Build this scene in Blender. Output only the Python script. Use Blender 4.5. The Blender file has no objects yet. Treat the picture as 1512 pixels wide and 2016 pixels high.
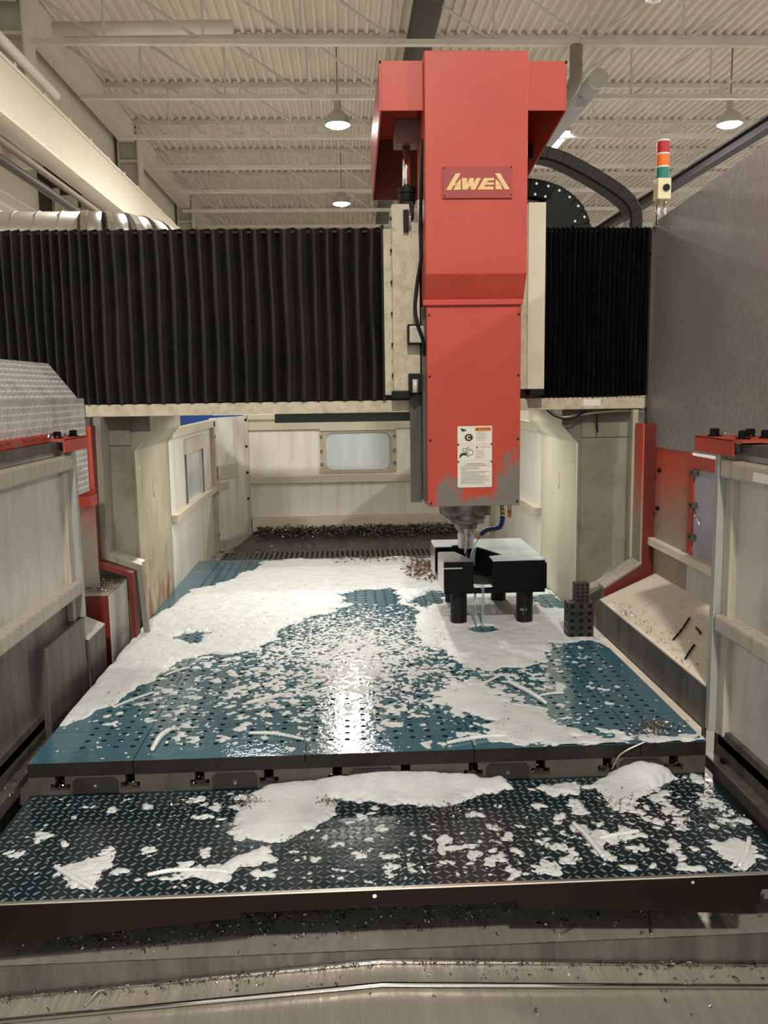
import bpy, bmesh, math, random
import numpy as np
from mathutils import Vector, Matrix
R = random.Random(7)
SC = bpy.context.scene
COL = SC.collection

# ------------------------------------------------------------------ camera
cam_d = bpy.data.cameras.new('camera')
cam_d.sensor_fit = 'VERTICAL'; cam_d.sensor_height = 36.0
cam_d.lens = 36.0 * 1688.4 / 2016.0
cam_d.clip_start = 0.05; cam_d.clip_end = 300
cam = bpy.data.objects.new('camera', cam_d); COL.objects.link(cam)
yaw, pit, rol = 0.0438, 0.1410, -0.0150
fw = Vector((math.sin(yaw) * math.cos(pit), math.cos(yaw) * math.cos(pit), -math.sin(pit)))
rt = Vector((math.cos(yaw), -math.sin(yaw), 0)); up = rt.cross(fw)
r2 = rt * math.cos(rol) + up * math.sin(rol); u2 = -rt * math.sin(rol) + up * math.cos(rol)
m3 = Matrix((r2, u2, -fw)).transposed()
cam.matrix_world = Matrix.Translation((0, 0, 1.7563)) @ m3.to_4x4()
SC.camera = cam

# ------------------------------------------------------------------ world, exposure, large lights
w = bpy.data.worlds.new('hall_ambience'); SC.world = w; w.use_nodes = True
bg = w.node_tree.nodes['Background']
bg.inputs[0].default_value = (1.0, 0.98, 0.94, 1); bg.inputs[1].default_value = 0.80
SC.view_settings.view_transform = 'Standard'; SC.view_settings.look = 'None'
SC.view_settings.gamma = 1.0; SC.view_settings.use_curve_mapping = False
SC.view_settings.exposure = 0.0
WARM = (1.0, 0.925, 0.83)
LAMP_W = 1180.0        # watts of one high-bay lamp
FILL_W = 3.0           # watts of one unseen lamp added under the bridge to light the rear
LAMPS = [(-0.02, 21.7, 8.27), (0.04, 30.6, 8.30), (9.56, 21.7, 8.27), (9.6, 30.6, 8.3),
         (-0.02, 12.8, 8.27), (9.56, 12.8, 8.27), (-0.02, -5.0, 8.27), (9.56, -5.0, 8.27)]
def area(name, loc, size, watts, col, rot=(0, 0, 0), shape='DISK', sy=None):
    d = bpy.data.lights.new(name, 'AREA'); d.energy = watts; d.color = col; d.shape = shape; d.size = size
    if sy: d.size_y = sy
    o = bpy.data.objects.new(name, d); o.location = loc; o.rotation_euler = rot; COL.objects.link(o)
    return o
for i, p in enumerate(LAMPS):
    area('high_bay_light', (p[0], p[1], p[2] - 0.28), 0.55, LAMP_W * (0.5 if i in (4, 5) else 1.0), WARM)
FILL_AT = [(-.50, 4.36), (.06, 4.36), (.66, 4.36)]  # unseen fill lights, added to brighten the rear of the enclosure
for x, y in FILL_AT:
    area('added_fill_light', (x, y, 1.644), 0.30, FILL_W, (1.0, 0.95, 0.85), (math.radians(6), 0, 0), 'RECTANGLE', 0.06)
area('strip_light', (6.05, 24.9, 8.52), 0.35, 420, (0.95, 0.97, 1.0), (0, 0, 0), 'RECTANGLE', 1.6)

# ------------------------------------------------------------------ materials
def mat(name, c, r=.5, m=0., c2=None, sc=6., st=(1, 1, 1), lo=.45, hi=.7, c3=None, sc3=25., st3=(1, 1, 1), lo3=.6, hi3=.72,
        bump=0., bsc=60., bst=(1, 1, 1), rv=0., em=None, es=0., spec=.5, coat=0., trans=0., ior=1.45, alpha=1., z3=None):
    M = bpy.data.materials.new(name); M.use_nodes = True
    n = M.node_tree.nodes; L = M.node_tree.links; b = n['Principled BSDF']
    b.inputs['Base Color'].default_value = (*c, 1); b.inputs['Roughness'].default_value = r; b.inputs['Metallic'].default_value = m
    b.inputs['Specular IOR Level'].default_value = spec; b.inputs['Coat Weight'].default_value = coat
    b.inputs['Coat Roughness'].default_value = .08
    b.inputs['Transmission Weight'].default_value = trans; b.inputs['IOR'].default_value = ior
    b.inputs['Alpha'].default_value = alpha
    if em: b.inputs['Emission Color'].default_value = (*em, 1); b.inputs['Emission Strength'].default_value = es
    pos = n.new('ShaderNodeNewGeometry').outputs['Position']
    def noise(s, stv, lo, hi, det=5):
        mp = n.new('ShaderNodeMapping'); L.new(pos, mp.inputs[0]); mp.inputs['Scale'].default_value = stv
        t = n.new('ShaderNodeTexNoise'); t.inputs['Scale'].default_value = s; t.inputs['Detail'].default_value = det
        t.inputs['Roughness'].default_value = .6; L.new(mp.outputs[0], t.inputs['Vector'])
        mr = n.new('ShaderNodeMapRange'); mr.inputs[1].default_value = lo; mr.inputs[2].default_value = hi
        L.new(t.outputs[0], mr.inputs[0]); return t.outputs[0], mr.outputs[0]
    cur = None
    def mix(fac, a, bcol):
        x = n.new('ShaderNodeMix'); x.data_type = 'RGBA'; L.new(fac, x.inputs[0])
        if a is None: x.inputs[6].default_value = (*c, 1)
        else: L.new(a, x.inputs[6])
        x.inputs[7].default_value = (*bcol, 1); return x.outputs[2]
    if c2:
        raw, f = noise(sc, st, lo, hi); cur = mix(f, cur, c2)
        if rv:
            mr = n.new('ShaderNodeMapRange'); mr.inputs[3].default_value = r; mr.inputs[4].default_value = r + rv
            L.new(f, mr.inputs[0]); L.new(mr.outputs[0], b.inputs['Roughness'])
    if c3:
        raw, f = noise(sc3, st3, lo3, hi3)
        if z3:      # stain confined to a height range of the thing
            sp = n.new('ShaderNodeSeparateXYZ'); L.new(pos, sp.inputs[0]); zr = n.new('ShaderNodeMapRange'); L.new(sp.outputs[2], zr.inputs[0])
            zr.inputs[1].default_value = z3[0]; zr.inputs[2].default_value = z3[1]; mm = n.new('ShaderNodeMath'); mm.operation = 'MULTIPLY'
            L.new(f, mm.inputs[0]); L.new(zr.outputs[0], mm.inputs[1]); f = mm.outputs[0]
        cur = mix(f, cur, c3)
    if cur is not None: L.new(cur, b.inputs['Base Color'])
    if bump:
        raw, f = noise(bsc, bst, .2, .8, 3); bp = n.new('ShaderNodeBump'); bp.inputs['Strength'].default_value = bump
        bp.inputs['Distance'].default_value = .01; L.new(f, bp.inputs['Height']); L.new(bp.outputs[0], b.inputs['Normal'])
    return M

V = (6, 6, .6)   # vertical streaks
MT = dict(
 red=mat('red_paint', (.46, .060, .034), .42, c2=(.41, .049, .028), sc=2.5, lo=.4, hi=.75, bump=.05, bsc=220),
 red_in=mat('dark_red_paint', (.17, .055, .05), .5, c2=(.12, .05, .05), sc=4),
 plate_red=mat('nameplate_red', (.34, .05, .045), .35, c2=(.28, .05, .045), sc=12),
 gold=mat('gold_letters', (.72, .50, .22), .4, c2=(.6, .4, .18), sc=60),
 orange=mat('orange_paint', (.44, .055, .028), .5, c2=(.33, .036, .018), sc=7, c3=(.22, .16, .12), sc3=9, lo3=.60, hi3=.78),
 orange_worn=mat('worn_orange_paint', (.33, .28, .22), .5, c2=(.27, .23, .185), sc=4, c3=(.52, .075, .032), sc3=3.0, lo3=.22, hi3=.5, z3=(1.13, 1.42)),
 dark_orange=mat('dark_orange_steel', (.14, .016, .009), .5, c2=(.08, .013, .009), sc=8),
 cream=mat('cream_paint', (.60, .56, .44), .5, c2=(.50, .46, .35), sc=3, c3=(.3, .25, .17), sc3=12, lo3=.66, hi3=.85),
 cream_dirty=mat('stained_cream_paint', (.52, .46, .34), .55, c2=(.36, .31, .22), sc=26, lo=.42, hi=.72, c3=(.22, .19, .13), sc3=60, lo3=.6, hi3=.75, bump=.1, bsc=90),
 white_panel=mat('white_panel_paint', (.80, .785, .72), .45, c2=(.56, .52, .44), sc=2.2, st=V, lo=.5, hi=.8, c3=(.4, .3, .2), sc3=5, st3=V, lo3=.72, hi3=.9),
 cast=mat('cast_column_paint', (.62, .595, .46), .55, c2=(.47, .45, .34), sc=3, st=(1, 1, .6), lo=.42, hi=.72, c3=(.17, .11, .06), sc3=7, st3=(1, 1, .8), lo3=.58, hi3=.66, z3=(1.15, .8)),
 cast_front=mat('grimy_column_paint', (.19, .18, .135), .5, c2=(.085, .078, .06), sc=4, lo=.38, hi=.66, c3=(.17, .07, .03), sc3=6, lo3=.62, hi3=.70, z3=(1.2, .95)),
 rustcast=mat('rust_streaked_paint', (.40, .37, .265), .55, c2=(.29, .27, .19), sc=4, st=(2, 2, .5), c3=(.26, .085, .025), sc3=8, st3=(1.5, 1.5, .7), lo3=.46, hi3=.62, z3=(1.08, .84)),
 steel=mat('brushed_steel', (.60, .59, .545), .38, .15, c2=(.49, .48, .435), sc=2.2, st=V, lo=.35, hi=.75, c3=(.30, .285, .255), sc3=3.2, lo3=.50, hi3=.78, rv=.14, bump=.03, bsc=130, bst=(6, 6, .3)),
 steel_dark=mat('dark_steel', (.115, .105, .092), .4, .3, c2=(.055, .05, .043), sc=3, st=V, lo=.35, hi=.7, rv=.12),
 grime=mat('grimy_door_steel', (.15, .135, .115), .4, .25, c2=(.075, .066, .055), sc=3, st=V, lo=.3, hi=.62, c3=(.30, .28, .24), sc3=6, st3=V, lo3=.62, hi3=.8, rv=.12),
 ground=mat('ground_steel', (.33, .32, .295), .42, .3, c2=(.255, .248, .23), sc=60, st=(1, 1.5, .8), lo=.4, hi=.65, c3=(.24, .232, .215), sc3=2, lo3=.45, hi3=.7, rv=.1, bump=.05, bsc=150),
 chute=mat('chute_steel', (.74, .665, .55), .45, .0, c2=(.62, .555, .455), sc=5, lo=.4, hi=.7, rv=.1),
 rail=mat('grey_cream_rail', (.43, .395, .325), .45, .1, c2=(.32, .29, .235), sc=6, st=V),
 trim=mat('grey_angle_trim', (.27, .25, .205), .42, .2, c2=(.17, .155, .125), sc=6, st=V),
 post=mat('grey_post', (.36, .38, .35), .45, .2, c2=(.26, .27, .25), sc=8, st=V),
 waycover=mat('way_cover_steel', (.74, .69, .60), .26, .7, c2=(.54, .50, .435), sc=4, st=(9, .5, 1), lo=.35, hi=.7, rv=.16, bump=.2, bsc=24, bst=(4, .4, 1)),
 fascia=mat('brown_steel', (.010, .0048, .004), .5, .0, c2=(.007, .004, .0036), sc=5, spec=.12),
 black=mat('black_rubber', (.006, .006, .006), .5, spec=.25),
 bellow=mat('black_bellow_fabric', (.015, .0135, .0115), .55, c2=(.008, .0075, .007), sc=7, lo=.4, hi=.7, c3=(.03, .027, .023), sc3=90, lo3=.62, hi3=.8, spec=.3),
 bellow2=mat('black_cloth_bellow', (.005, .005, .005), .6, c2=(.003, .003, .003), sc=20, spec=.2),
 table=mat('coolant_wet_plate', (.042, .125, .165), .05, .0, c2=(.032, .10, .135), sc=3, lo=.4, hi=.7, rv=.05, bump=.08, bsc=30, spec=.55),
 hole=mat('hole_shadow_steel', (.012, .02, .024), .5),
 tedge=mat('dark_table_edge', (.022, .019, .016), .42, .2, c2=(.013, .011, .010), sc=9, spec=.3),
 tbody=mat('cast_table_body', (.085, .08, .066), .5, .2, c2=(.05, .047, .04), sc=10),
 cover=mat('slot_cover_steel', (.035, .032, .028), .42, .3, c2=(.022, .02, .018), sc=12),
 tread=mat('wet_tread_plate', (.005, .020, .027), .14, .15, c2=(.004, .014, .019), sc=5, rv=.06, bump=.05, bsc=24),
 lug=mat('worn_tread_lug', (.27, .28, .28), .28, .6),
 tread_al=mat('aluminium_tread', (.64, .635, .62), .34, .35, c2=(.40, .395, .375), sc=9),
 lug_al=mat('aluminium_lug', (.85, .84, .80), .28, .4),
 foam=mat('coolant_foam', (.60, .63, .63), .5, c2=(.51, .54, .545), sc=14, lo=.4, hi=.7, bump=.14, bsc=60, spec=.25),
 foam_thin=mat('coolant_foam_dense', (.66, .68, .67), .35, c2=(.56, .58, .58), sc=30, bump=.15, bsc=160),
 chip=mat('steel_chips', (.10, .095, .10), .22, .95, c2=(.35, .33, .31), sc=140, lo=.45, hi=.62),
 chip_brown=mat('burnt_chips', (.16, .075, .05), .3, .85, c2=(.30, .22, .19), sc=140, lo=.45, hi=.65),
 chip_grey=mat('bright_chips', (.42, .40, .36), .22, .95),
 dark=mat('oily_black_steel', (.004, .004, .0045), .3, .0, spec=.18),
 wp_top=mat('machined_wet_top', (.62, .70, .72), .12, .35, c2=(.40, .47, .52), sc=7, lo=.42, hi=.68, rv=.1),
 wp_side=mat('machined_side', (.62, .62, .60), .25, .9),
 leg=mat('black_pillar', (.006, .006, .0065), .35, c2=(.012, .012, .012), sc=30, spec=.3),
 block=mat('gunmetal_block', (.055, .055, .052), .32, .5, c2=(.03, .03, .028), sc=30),
 chrome=mat('chrome', (.8, .79, .76), .08, 1.),
 spindle=mat('spindle_steel', (.20, .19, .18), .28, .9, c2=(.12, .11, .10), sc=20),
 holder=mat('holder_steel', (.42, .40, .37), .2, .95),
 blue=mat('blue_plastic', (.012, .032, .13), .4),
 nozzle=mat('orange_nozzle', (.62, .17, .04), .4),
 brass=mat('brass', (.55, .38, .16), .3, .9),
 coolant=mat('coolant_water', (.55, .80, .82), .05, 0, trans=.85, ior=1.2),
 glass=mat('window_pane', (.62, .68, .70), .15, 0, spec=.6, c2=(.50, .56, .58), sc=1.6, st=(3, 3, .4)),
 glass2=mat('scratched_pane', (.36, .36, .42), .3, 0, c2=(.30, .30, .35), sc=8),
 deck=mat('ceiling_deck_paint', (.74, .68, .59), .7, c2=(.66, .605, .52), sc=.6, lo=.4, hi=.7, c3=(.26, .235, .20), sc3=1.6, st3=(3, .5, 1), lo3=.68, hi3=.82),
 joist=mat('joist_paint', (.66, .62, .54), .6, c2=(.56, .52, .45), sc=1.5),
 bldg=mat('building_steel_paint', (.74, .69, .59), .6, c2=(.66, .61, .52), sc=.7),
 wallp=mat('wall_panel_paint', (.84, .78, .67), .7, c2=(.76, .71, .61), sc=.5),
 runway=mat('runway_paint', (.66, .61, .50), .5, c2=(.61, .56, .46), sc=.5),
 whitewall=mat('white_wall_paint', (.92, .88, .77), .6),
 darkwall=mat('dark_wall_panel', (.09, .075, .06), .6, c2=(.06, .05, .04), sc=1),
 brownbeam=mat('dark_brown_steel', (.022, .014, .012), .5),
 duct=mat('spiral_duct_metal', (.62, .60, .56), .3, .85, c2=(.5, .48, .44), sc=3, rv=.1),
 duct_seal=mat('duct_sealant', (.28, .23, .17), .6),
 greyduct=mat('grey_duct_paint', (.40, .40, .39), .5),
 darkduct=mat('dark_duct_paint', (.06, .05, .042), .5),
 pipe=mat('weathered_pipe', (.22, .19, .15), .5),
 floor=mat('concrete_floor', (.24, .23, .21), .6, c2=(.18, .17, .16), sc=1.2),
 lamp=mat('lamp_lens', (1, .9, .75), .4, em=(1.0, .88, .66), es=60.),
 striplens=mat('strip_lens', (1, 1, 1), .4, em=(.94, .97, 1.0), es=9.),
 lampbody=mat('lamp_housing', (.55, .54, .50), .35, .6),
 tl_red=mat('red_lens', (.45, .02, .02), .25), tl_or=mat('orange_lens', (.85, .17, .015), .25), tl_gr=mat('green_lens', (.02, .20, .16), .25),
 ivory=mat('ivory_plastic', (.72, .64, .40), .4),
 label=mat('label_white', (.74, .71, .62), .45, c2=(.68, .65, .56), sc=30),
 ink=mat('label_ink', (.015, .014, .013), .5), inkgrey=mat('label_grey_print', (.36, .34, .30), .5), inkor=mat('label_orange', (.66, .19, .035), .5),
 bluecab=mat('blue_cabinet_paint', (.015, .07, .30), .4), green=mat('dark_green_paint', (.055, .075, .06), .45),
 rear=mat('dark_oily_floor', (.15, .145, .14), .25, .25, c2=(.10, .096, .092), sc=6, rv=.1),
)
# ram lower cover: red paint rubbed down to grey around the bottom corners
def ram_mat():
    M = MT['red'].copy(); M.name = 'rubbed_red_paint'; n = M.node_tree.nodes; L = M.node_tree.links; b = n['Principled BSDF']
    base = b.inputs['Base Color'].links[0].from_socket
    geo = n.new('ShaderNodeNewGeometry').outputs['Position']
    def blob(c, s):
        v = n.new('ShaderNodeVectorMath'); v.operation = 'SUBTRACT'; L.new(geo, v.inputs[0]); v.inputs[1].default_value = c
        k = n.new('ShaderNodeVectorMath'); k.operation = 'MULTIPLY'; L.new(v.outputs[0], k.inputs[0]); k.inputs[1].default_value = (1 / s[0], 0, 1 / s[1])
        q = n.new('ShaderNodeVectorMath'); q.operation = 'LENGTH'; L.new(k.outputs[0], q.inputs[0])
        o = n.new('ShaderNodeMath'); o.operation = 'SUBTRACT'; o.inputs[0].default_value = 1; L.new(q.outputs['Value'], o.inputs[1]); return o.outputs[0]
    def mx(a, c):
        o = n.new('ShaderNodeMath'); o.operation = 'MAXIMUM'; L.new(a, o.inputs[0]); L.new(c, o.inputs[1]); return o.outputs[0]
    f = mx(mx(blob((.70, 0, 1.27), (.075, .26)), blob((.44, 0, 1.26), (.075, .15))), blob((.55, 0, 1.25), (.23, .06)))
    f = mx(f, blob((.69, 0, 1.25), (.09, .12)))
    t = n.new('ShaderNodeTexNoise'); t.inputs['Scale'].default_value = 22; t.inputs['Detail'].default_value = 10; t.inputs['Roughness'].default_value = .75
    mp = n.new('ShaderNodeMapping'); mp.inputs['Scale'].default_value = (1.4, 1, .7); L.new(geo, mp.inputs[0]); L.new(mp.outputs[0], t.inputs['Vector'])
    nm = n.new('ShaderNodeMath'); nm.operation = 'MULTIPLY_ADD'; L.new(t.outputs[0], nm.inputs[0]); nm.inputs[1].default_value = 2.6; nm.inputs[2].default_value = -1.30
    sm = n.new('ShaderNodeMath'); sm.operation = 'ADD'; L.new(f, sm.inputs[0]); L.new(nm.outputs[0], sm.inputs[1])
    mr = n.new('ShaderNodeMapRange'); mr.inputs[1].default_value = .02; mr.inputs[2].default_value = .45; L.new(sm.outputs[0], mr.inputs[0])
    x = n.new('ShaderNodeMix'); x.data_type = 'RGBA'; L.new(mr.outputs[0], x.inputs[0]); L.new(base, x.inputs[6]); x.inputs[7].default_value = (.17, .155, .135, 1)
    L.new(x.outputs[2], b.inputs['Base Color']); return M
MT['ram'] = ram_mat()

# ------------------------------------------------------------------ mesh helpers
def tag(o, label=None, cat=None, group=None, kind=None):
    if label: o['label'] = label
    if cat: o['category'] = cat
    if group: o['group'] = group
    if kind: o['kind'] = kind
    return o
def wloc(o):
    v = Vector(o.location)
    while o.parent: o = o.parent; v += Vector(o.location)
    return v
def link(name, me, m, parent=None, loc=(0, 0, 0)):
    o = bpy.data.objects.new(name, me); COL.objects.link(o)
    if m is not None and not me.materials: me.materials.append(MT[m] if isinstance(m, str) else m)
    o.location = loc
    if parent is not None:
        o.parent = parent; o.location = Vector(loc) - wloc(parent)
    return o
def mesh(name, vs, fs, m, parent=None, smooth=False, mats=None, mi=None):
    vs = np.array(vs, dtype=float); lo = vs.min(0); hi = vs.max(0)
    loc = np.array([(lo[0] + hi[0]) / 2, (lo[1] + hi[1]) / 2, lo[2]])
    me = bpy.data.meshes.new(name); me.from_pydata((vs - loc).tolist(), [], fs)
    if mats:
        for k in mats: me.materials.append(MT[k])
        if mi is not None: me.polygons.foreach_set('material_index', mi)
    if smooth: me.polygons.foreach_set('use_smooth', [True] * len(me.polygons))
    me.update()
    return link(name, me, m, parent, loc.tolist())
def from_bm(name, bm, m, parent=None, smooth=False):
    bmesh.ops.recalc_face_normals(bm, faces=bm.faces)
    vs = [v.co[:] for v in bm.verts]; bm.verts.index_update()
    fs = [[v.index for v in f.verts] for f in bm.faces]
    bm.free(); return mesh(name, vs, fs, m, parent, smooth)
def thing(name, label, cat, loc, group=None):
    o = bpy.data.objects.new(name, None); o.empty_display_size = .05; COL.objects.link(o); o.location = loc
    return tag(o, label, cat, group)
def struct(name, loc=(0, 0, 0)):
    o = bpy.data.objects.new(name, None); o.empty_display_size = .05; COL.objects.link(o); o.location = loc; o['kind'] = 'structure'; return o
def bm_box(bm, x0, x1, y0, y1, z0, z1):
    v = [bm.verts.new(p) for p in ((x0, y0, z0), (x1, y0, z0), (x1, y1, z0), (x0, y1, z0), (x0, y0, z1), (x1, y0, z1), (x1, y1, z1), (x0, y1, z1))]
    for f in ((0, 3, 2, 1), (4, 5, 6, 7), (0, 1, 5, 4), (1, 2, 6, 5), (2, 3, 7, 6), (3, 0, 4, 7)): bm.faces.new([v[i] for i in f])
    return v
def box(name, x0, x1, y0, y1, z0, z1, m, parent=None, bev=0.):
    bm = bmesh.new(); bm_box(bm, x0, x1, y0, y1, z0, z1)
    if bev: bmesh.ops.bevel(bm, geom=list(bm.edges), offset=bev, segments=2, affect='EDGES', profile=.6)
    return from_bm(name, bm, m, parent)
def prism(name, pts, ax, a0, a1, m, parent=None, bev=0.):
    """pts 2D polygon, extruded along axis ax ('x': pts are (y,z); 'y': (x,z); 'z': (x,y))"""
    def P(p, a): return {'x': (a, p[0], p[1]), 'y': (p[0], a, p[1]), 'z': (p[0], p[1], a)}[ax]
    bm = bmesh.new(); A = [bm.verts.new(P(p, a0)) for p in pts]; B = [bm.verts.new(P(p, a1)) for p in pts]; n = len(pts)
    bm.faces.new(A); bm.faces.new(B[::-1])
    for i in range(n): bm.faces.new([A[i], B[i], B[(i + 1) % n], A[(i + 1) % n]])
    if bev: bmesh.ops.bevel(bm, geom=list(bm.edges), offset=bev, segments=2, affect='EDGES', profile=.6)
    return from_bm(name, bm, m, parent)
def frames(path):
    P = [Vector(p) for p in path]; out = []; ref = None
    for i, p in enumerate(P):
        t = (P[min(i + 1, len(P) - 1)] - P[max(i - 1, 0)]).normalized()
        if ref is None:
            ref = Vector((0, 0, 1)) if abs(t.z) < .9 else Vector((1, 0, 0))
        s = t.cross(ref).normalized(); ref = s.cross(t).normalized(); out.append((p, s, ref, t))
    return out
def tube_geo(path, rad, n=10, caps=True):
    vs, fs = [], []; F = frames(path)
    for i, (p, s, r_, t) in enumerate(F):
        rr = rad[i] if hasattr(rad, '__len__') else rad
        for k in range(n):
            a = 2 * math.pi * k / n; vs.append(tuple(p + s * (rr * math.cos(a)) + r_ * (rr * math.sin(a))))
    for i in range(len(F) - 1):
        for k in range(n): fs.append((i * n + k, i * n + (k + 1) % n, (i + 1) * n + (k + 1) % n, (i + 1) * n + k))
    if caps: fs.append(tuple(range(n))[::-1]); fs.append(tuple(range((len(F) - 1) * n, len(F) * n)))
    return vs, fs
def tube(name, path, rad, m, parent=None, n=10, smooth=True):
    vs, fs = tube_geo(path, rad, n); return mesh(name, vs, fs, m, parent, smooth)
def lathe(name, c, prof, m, parent=None, n=32, smooth=True):
    vs, fs = [], []
    for (r_, z) in prof:
        for k in range(n):
            a = 2 * math.pi * k / n; vs.append((c[0] + r_ * math.cos(a), c[1] + r_ * math.sin(a), c[2] + z))
    for i in range(len(prof) - 1):
        for k in range(n): fs.append((i * n + k, i * n + (k + 1) % n, (i + 1) * n + (k + 1) % n, (i + 1) * n + k))
    fs.append(tuple(range(n))[::-1]); fs.append(tuple(range((len(prof) - 1) * n, len(prof) * n)))
    o = mesh(name, vs, fs, m, parent, smooth)
    if smooth:
        for p in o.data.polygons:
            if len(p.vertices) > 4: p.use_smooth = False
        o.data.set_sharp_from_angle(angle=math.radians(35))
    return o
def disc_y(name, x, y, z, r_, th, m, parent, n=12):      # short cylinder whose axis is Y
    return tube(name, [(x, y, z), (x, y - th, z)], r_, m, parent, n, False)
def disc_x(name, x, y, z, r_, th, m, parent, n=12):
    return tube(name, [(x, y, z), (x + th, y, z)], r_, m, parent, n, False)
def curve_pts(P, k=6):
    P = [Vector(p) for p in P]; out = []
    for i in range(len(P) - 1):
        p0 = P[max(i - 1, 0)]; p1 = P[i]; p2 = P[i + 1]; p3 = P[min(i + 2, len(P) - 1)]
        for j in range(k):
            t = j / k; out.append(.5 * ((2 * p1) + (-p0 + p2) * t + (2 * p0 - 5 * p1 + 4 * p2 - p3) * t * t + (-p0 + 3 * p1 - 3 * p2 + p3) * t ** 3))
    out.append(P[-1]); return [tuple(q) for q in out]
def chips(name, pts, m, label, size=(.006, .016), seed=1, parent=None, lift=.004):
    """loose curled metal chips: one uncountable heap"""
    q = random.Random(seed); vs, fs = [], []
    for (x, y, z) in pts:
        s = q.uniform(*size); wd = s * q.uniform(.25, .5); n = 5; rad = s * q.uniform(.5, .9); turn = q.uniform(1.5, 5.)
        Rm = Matrix.Rotation(q.uniform(0, 6.28), 3, 'Z') @ Matrix.Rotation(q.uniform(-1.2, 1.2), 3, 'X') @ Matrix.Rotation(q.uniform(-.6, .6), 3, 'Y')
        b = len(vs); pitch = s * q.uniform(0, 1.2)
        for i in range(n):
            a = turn * i / (n - 1)
            for sgn in (-1, 1):
                v = Rm @ Vector((rad * math.cos(a), sgn * wd * .5 + pitch * i / n, rad * math.sin(a)))
                vs.append((x + v.x, y + v.y, z + lift + max(v.z, -lift * .8)))
        for i in range(n - 1): fs.append((b + 2 * i, b + 2 * i + 1, b + 2 * i + 3, b + 2 * i + 2))
    o = mesh(name, vs, fs, m, parent)
    return tag(o, label, None if parent else 'metal chips', kind='stuff')
def scatter(n, x0, x1, y0, y1, zf, seed, wt=None):
    q = random.Random(seed); out = []
    while len(out) < n:
        x, y = q.uniform(x0, x1), q.uniform(y0, y1)
        if wt and q.random() > wt(x, y): continue
        out.append((x, y, zf(x, y) if callable(zf) else zf))
    return out
# value noise on arrays
def vnoise(x, y, seed=0):
    xi = np.floor(x).astype(np.int64); yi = np.floor(y).astype(np.int64); fx = x - xi; fy = y - yi
    fx = fx * fx * (3 - 2 * fx); fy = fy * fy * (3 - 2 * fy)
    def h(a, b):
        k = (a * 374761393 + b * 668265263 + seed * 974711) & 0xffffffff
        k = ((k ^ (k >> 13)) * 1274126177) & 0xffffffff
        return ((k ^ (k >> 16)) & 0xffff) / 65535.
    return (h(xi, yi) * (1 - fx) + h(xi + 1, yi) * fx) * (1 - fy) + (h(xi, yi + 1) * (1 - fx) + h(xi + 1, yi + 1) * fx) * fy
def fbm(x, y, o=4, seed=0):
    s = 0; a = .5; t = 0
    for k in range(o):
        s = s + a * vnoise(x * 2 ** k + 17.3 * k, y * 2 ** k - 9.1 * k, seed + k); t += a; a *= .55
    return s / t
def poly_sd(X, Y, P):
    P = np.array(P); d = np.full(X.shape, 1e9); ins = np.zeros(X.shape, bool); n = len(P)
    for i in range(n):
        a = P[i]; b = P[(i + 1) % n]; e = b - a
        t = np.clip(((X - a[0]) * e[0] + (Y - a[1]) * e[1]) / (e @ e + 1e-12), 0, 1)
        d = np.minimum(d, np.hypot(X - a[0] - t * e[0], Y - a[1] - t * e[1]))
        c = ((a[1] > Y) != (b[1] > Y)) & (X < (b[0] - a[0]) * (Y - a[1]) / (b[1] - a[1] + 1e-12) + a[0]); ins ^= c
    return np.where(ins, d, -d)
def stamp(F, X, Y, x, y, r_, q):
    """one rounded droplet with an uneven outline, kept as the larger of itself and what is there"""
    gx_, gy_ = X[0], Y[:, 0]; R_ = r_ * 1.7
    i0, i1 = np.searchsorted(gx_, (x - R_, x + R_)); j0, j1 = np.searchsorted(gy_, (y - R_, y + R_))
    if i1 <= i0 or j1 <= j0: return
    dx = X[j0:j1, i0:i1] - x; dy = Y[j0:j1, i0:i1] - y; a = np.arctan2(dy, dx); p1, p2, st, th = q.uniform(0, 6.3), q.uniform(0, 6.3), q.uniform(.65, 1.45), q.uniform(0, 3.1)
    ux = dx * math.cos(th) + dy * math.sin(th); uy = -dx * math.sin(th) + dy * math.cos(th)
    d = np.hypot(ux / st, uy * st) / (r_ * (1 + .16 * np.sin(2 * a + p1) + .12 * np.sin(3 * a + p2)))
    F[j0:j1, i0:i1] = np.maximum(F[j0:j1, i0:i1], (1 - d) * r_)
def droplets(X, Y, x0, x1, y0, y1, n, rr, wt, seed, cluster=(1, 1)):
    q = random.Random(seed); F = np.full(X.shape, -.02); k = 0; tries = 0
    while k < n and tries < n * 60:
        tries += 1; x, y = q.uniform(x0, x1), q.uniform(y0, y1)
        if q.random() > wt(x, y): continue
        k += 1; r_ = q.uniform(*rr)
        for m_ in range(q.randint(*cluster)):
            stamp(F, X, Y, x, y, r_ * q.uniform(.6, 1.1), q); a = q.uniform(0, 6.3); x += r_ * 1.1 * math.cos(a); y += r_ * 1.1 * math.sin(a)
    return F
def height_mesh(name, X, Y, H, z0, m, parent=None, floor=-.0025):
    """keeps only the cells where the film stands above the surface"""
    ny, nx = X.shape; Hc = np.maximum(H, floor)
    up_ = H > 0
    keep = up_[:-1, :-1] | up_[1:, :-1] | up_[:-1, 1:] | up_[1:, 1:]
    idx = np.arange(nx * ny).reshape(ny, nx); j, i = np.nonzero(keep)
    F = np.stack([idx[j, i], idx[j, i + 1], idx[j + 1, i + 1], idx[j + 1, i]], 1)
    used, inv = np.unique(F, return_inverse=True); F = inv.reshape(F.shape)
    P = np.stack([X.ravel(), Y.ravel(), z0 + Hc.ravel()], 1)[used]
    return mesh(name, P, F.tolist(), m, parent, True)

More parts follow.
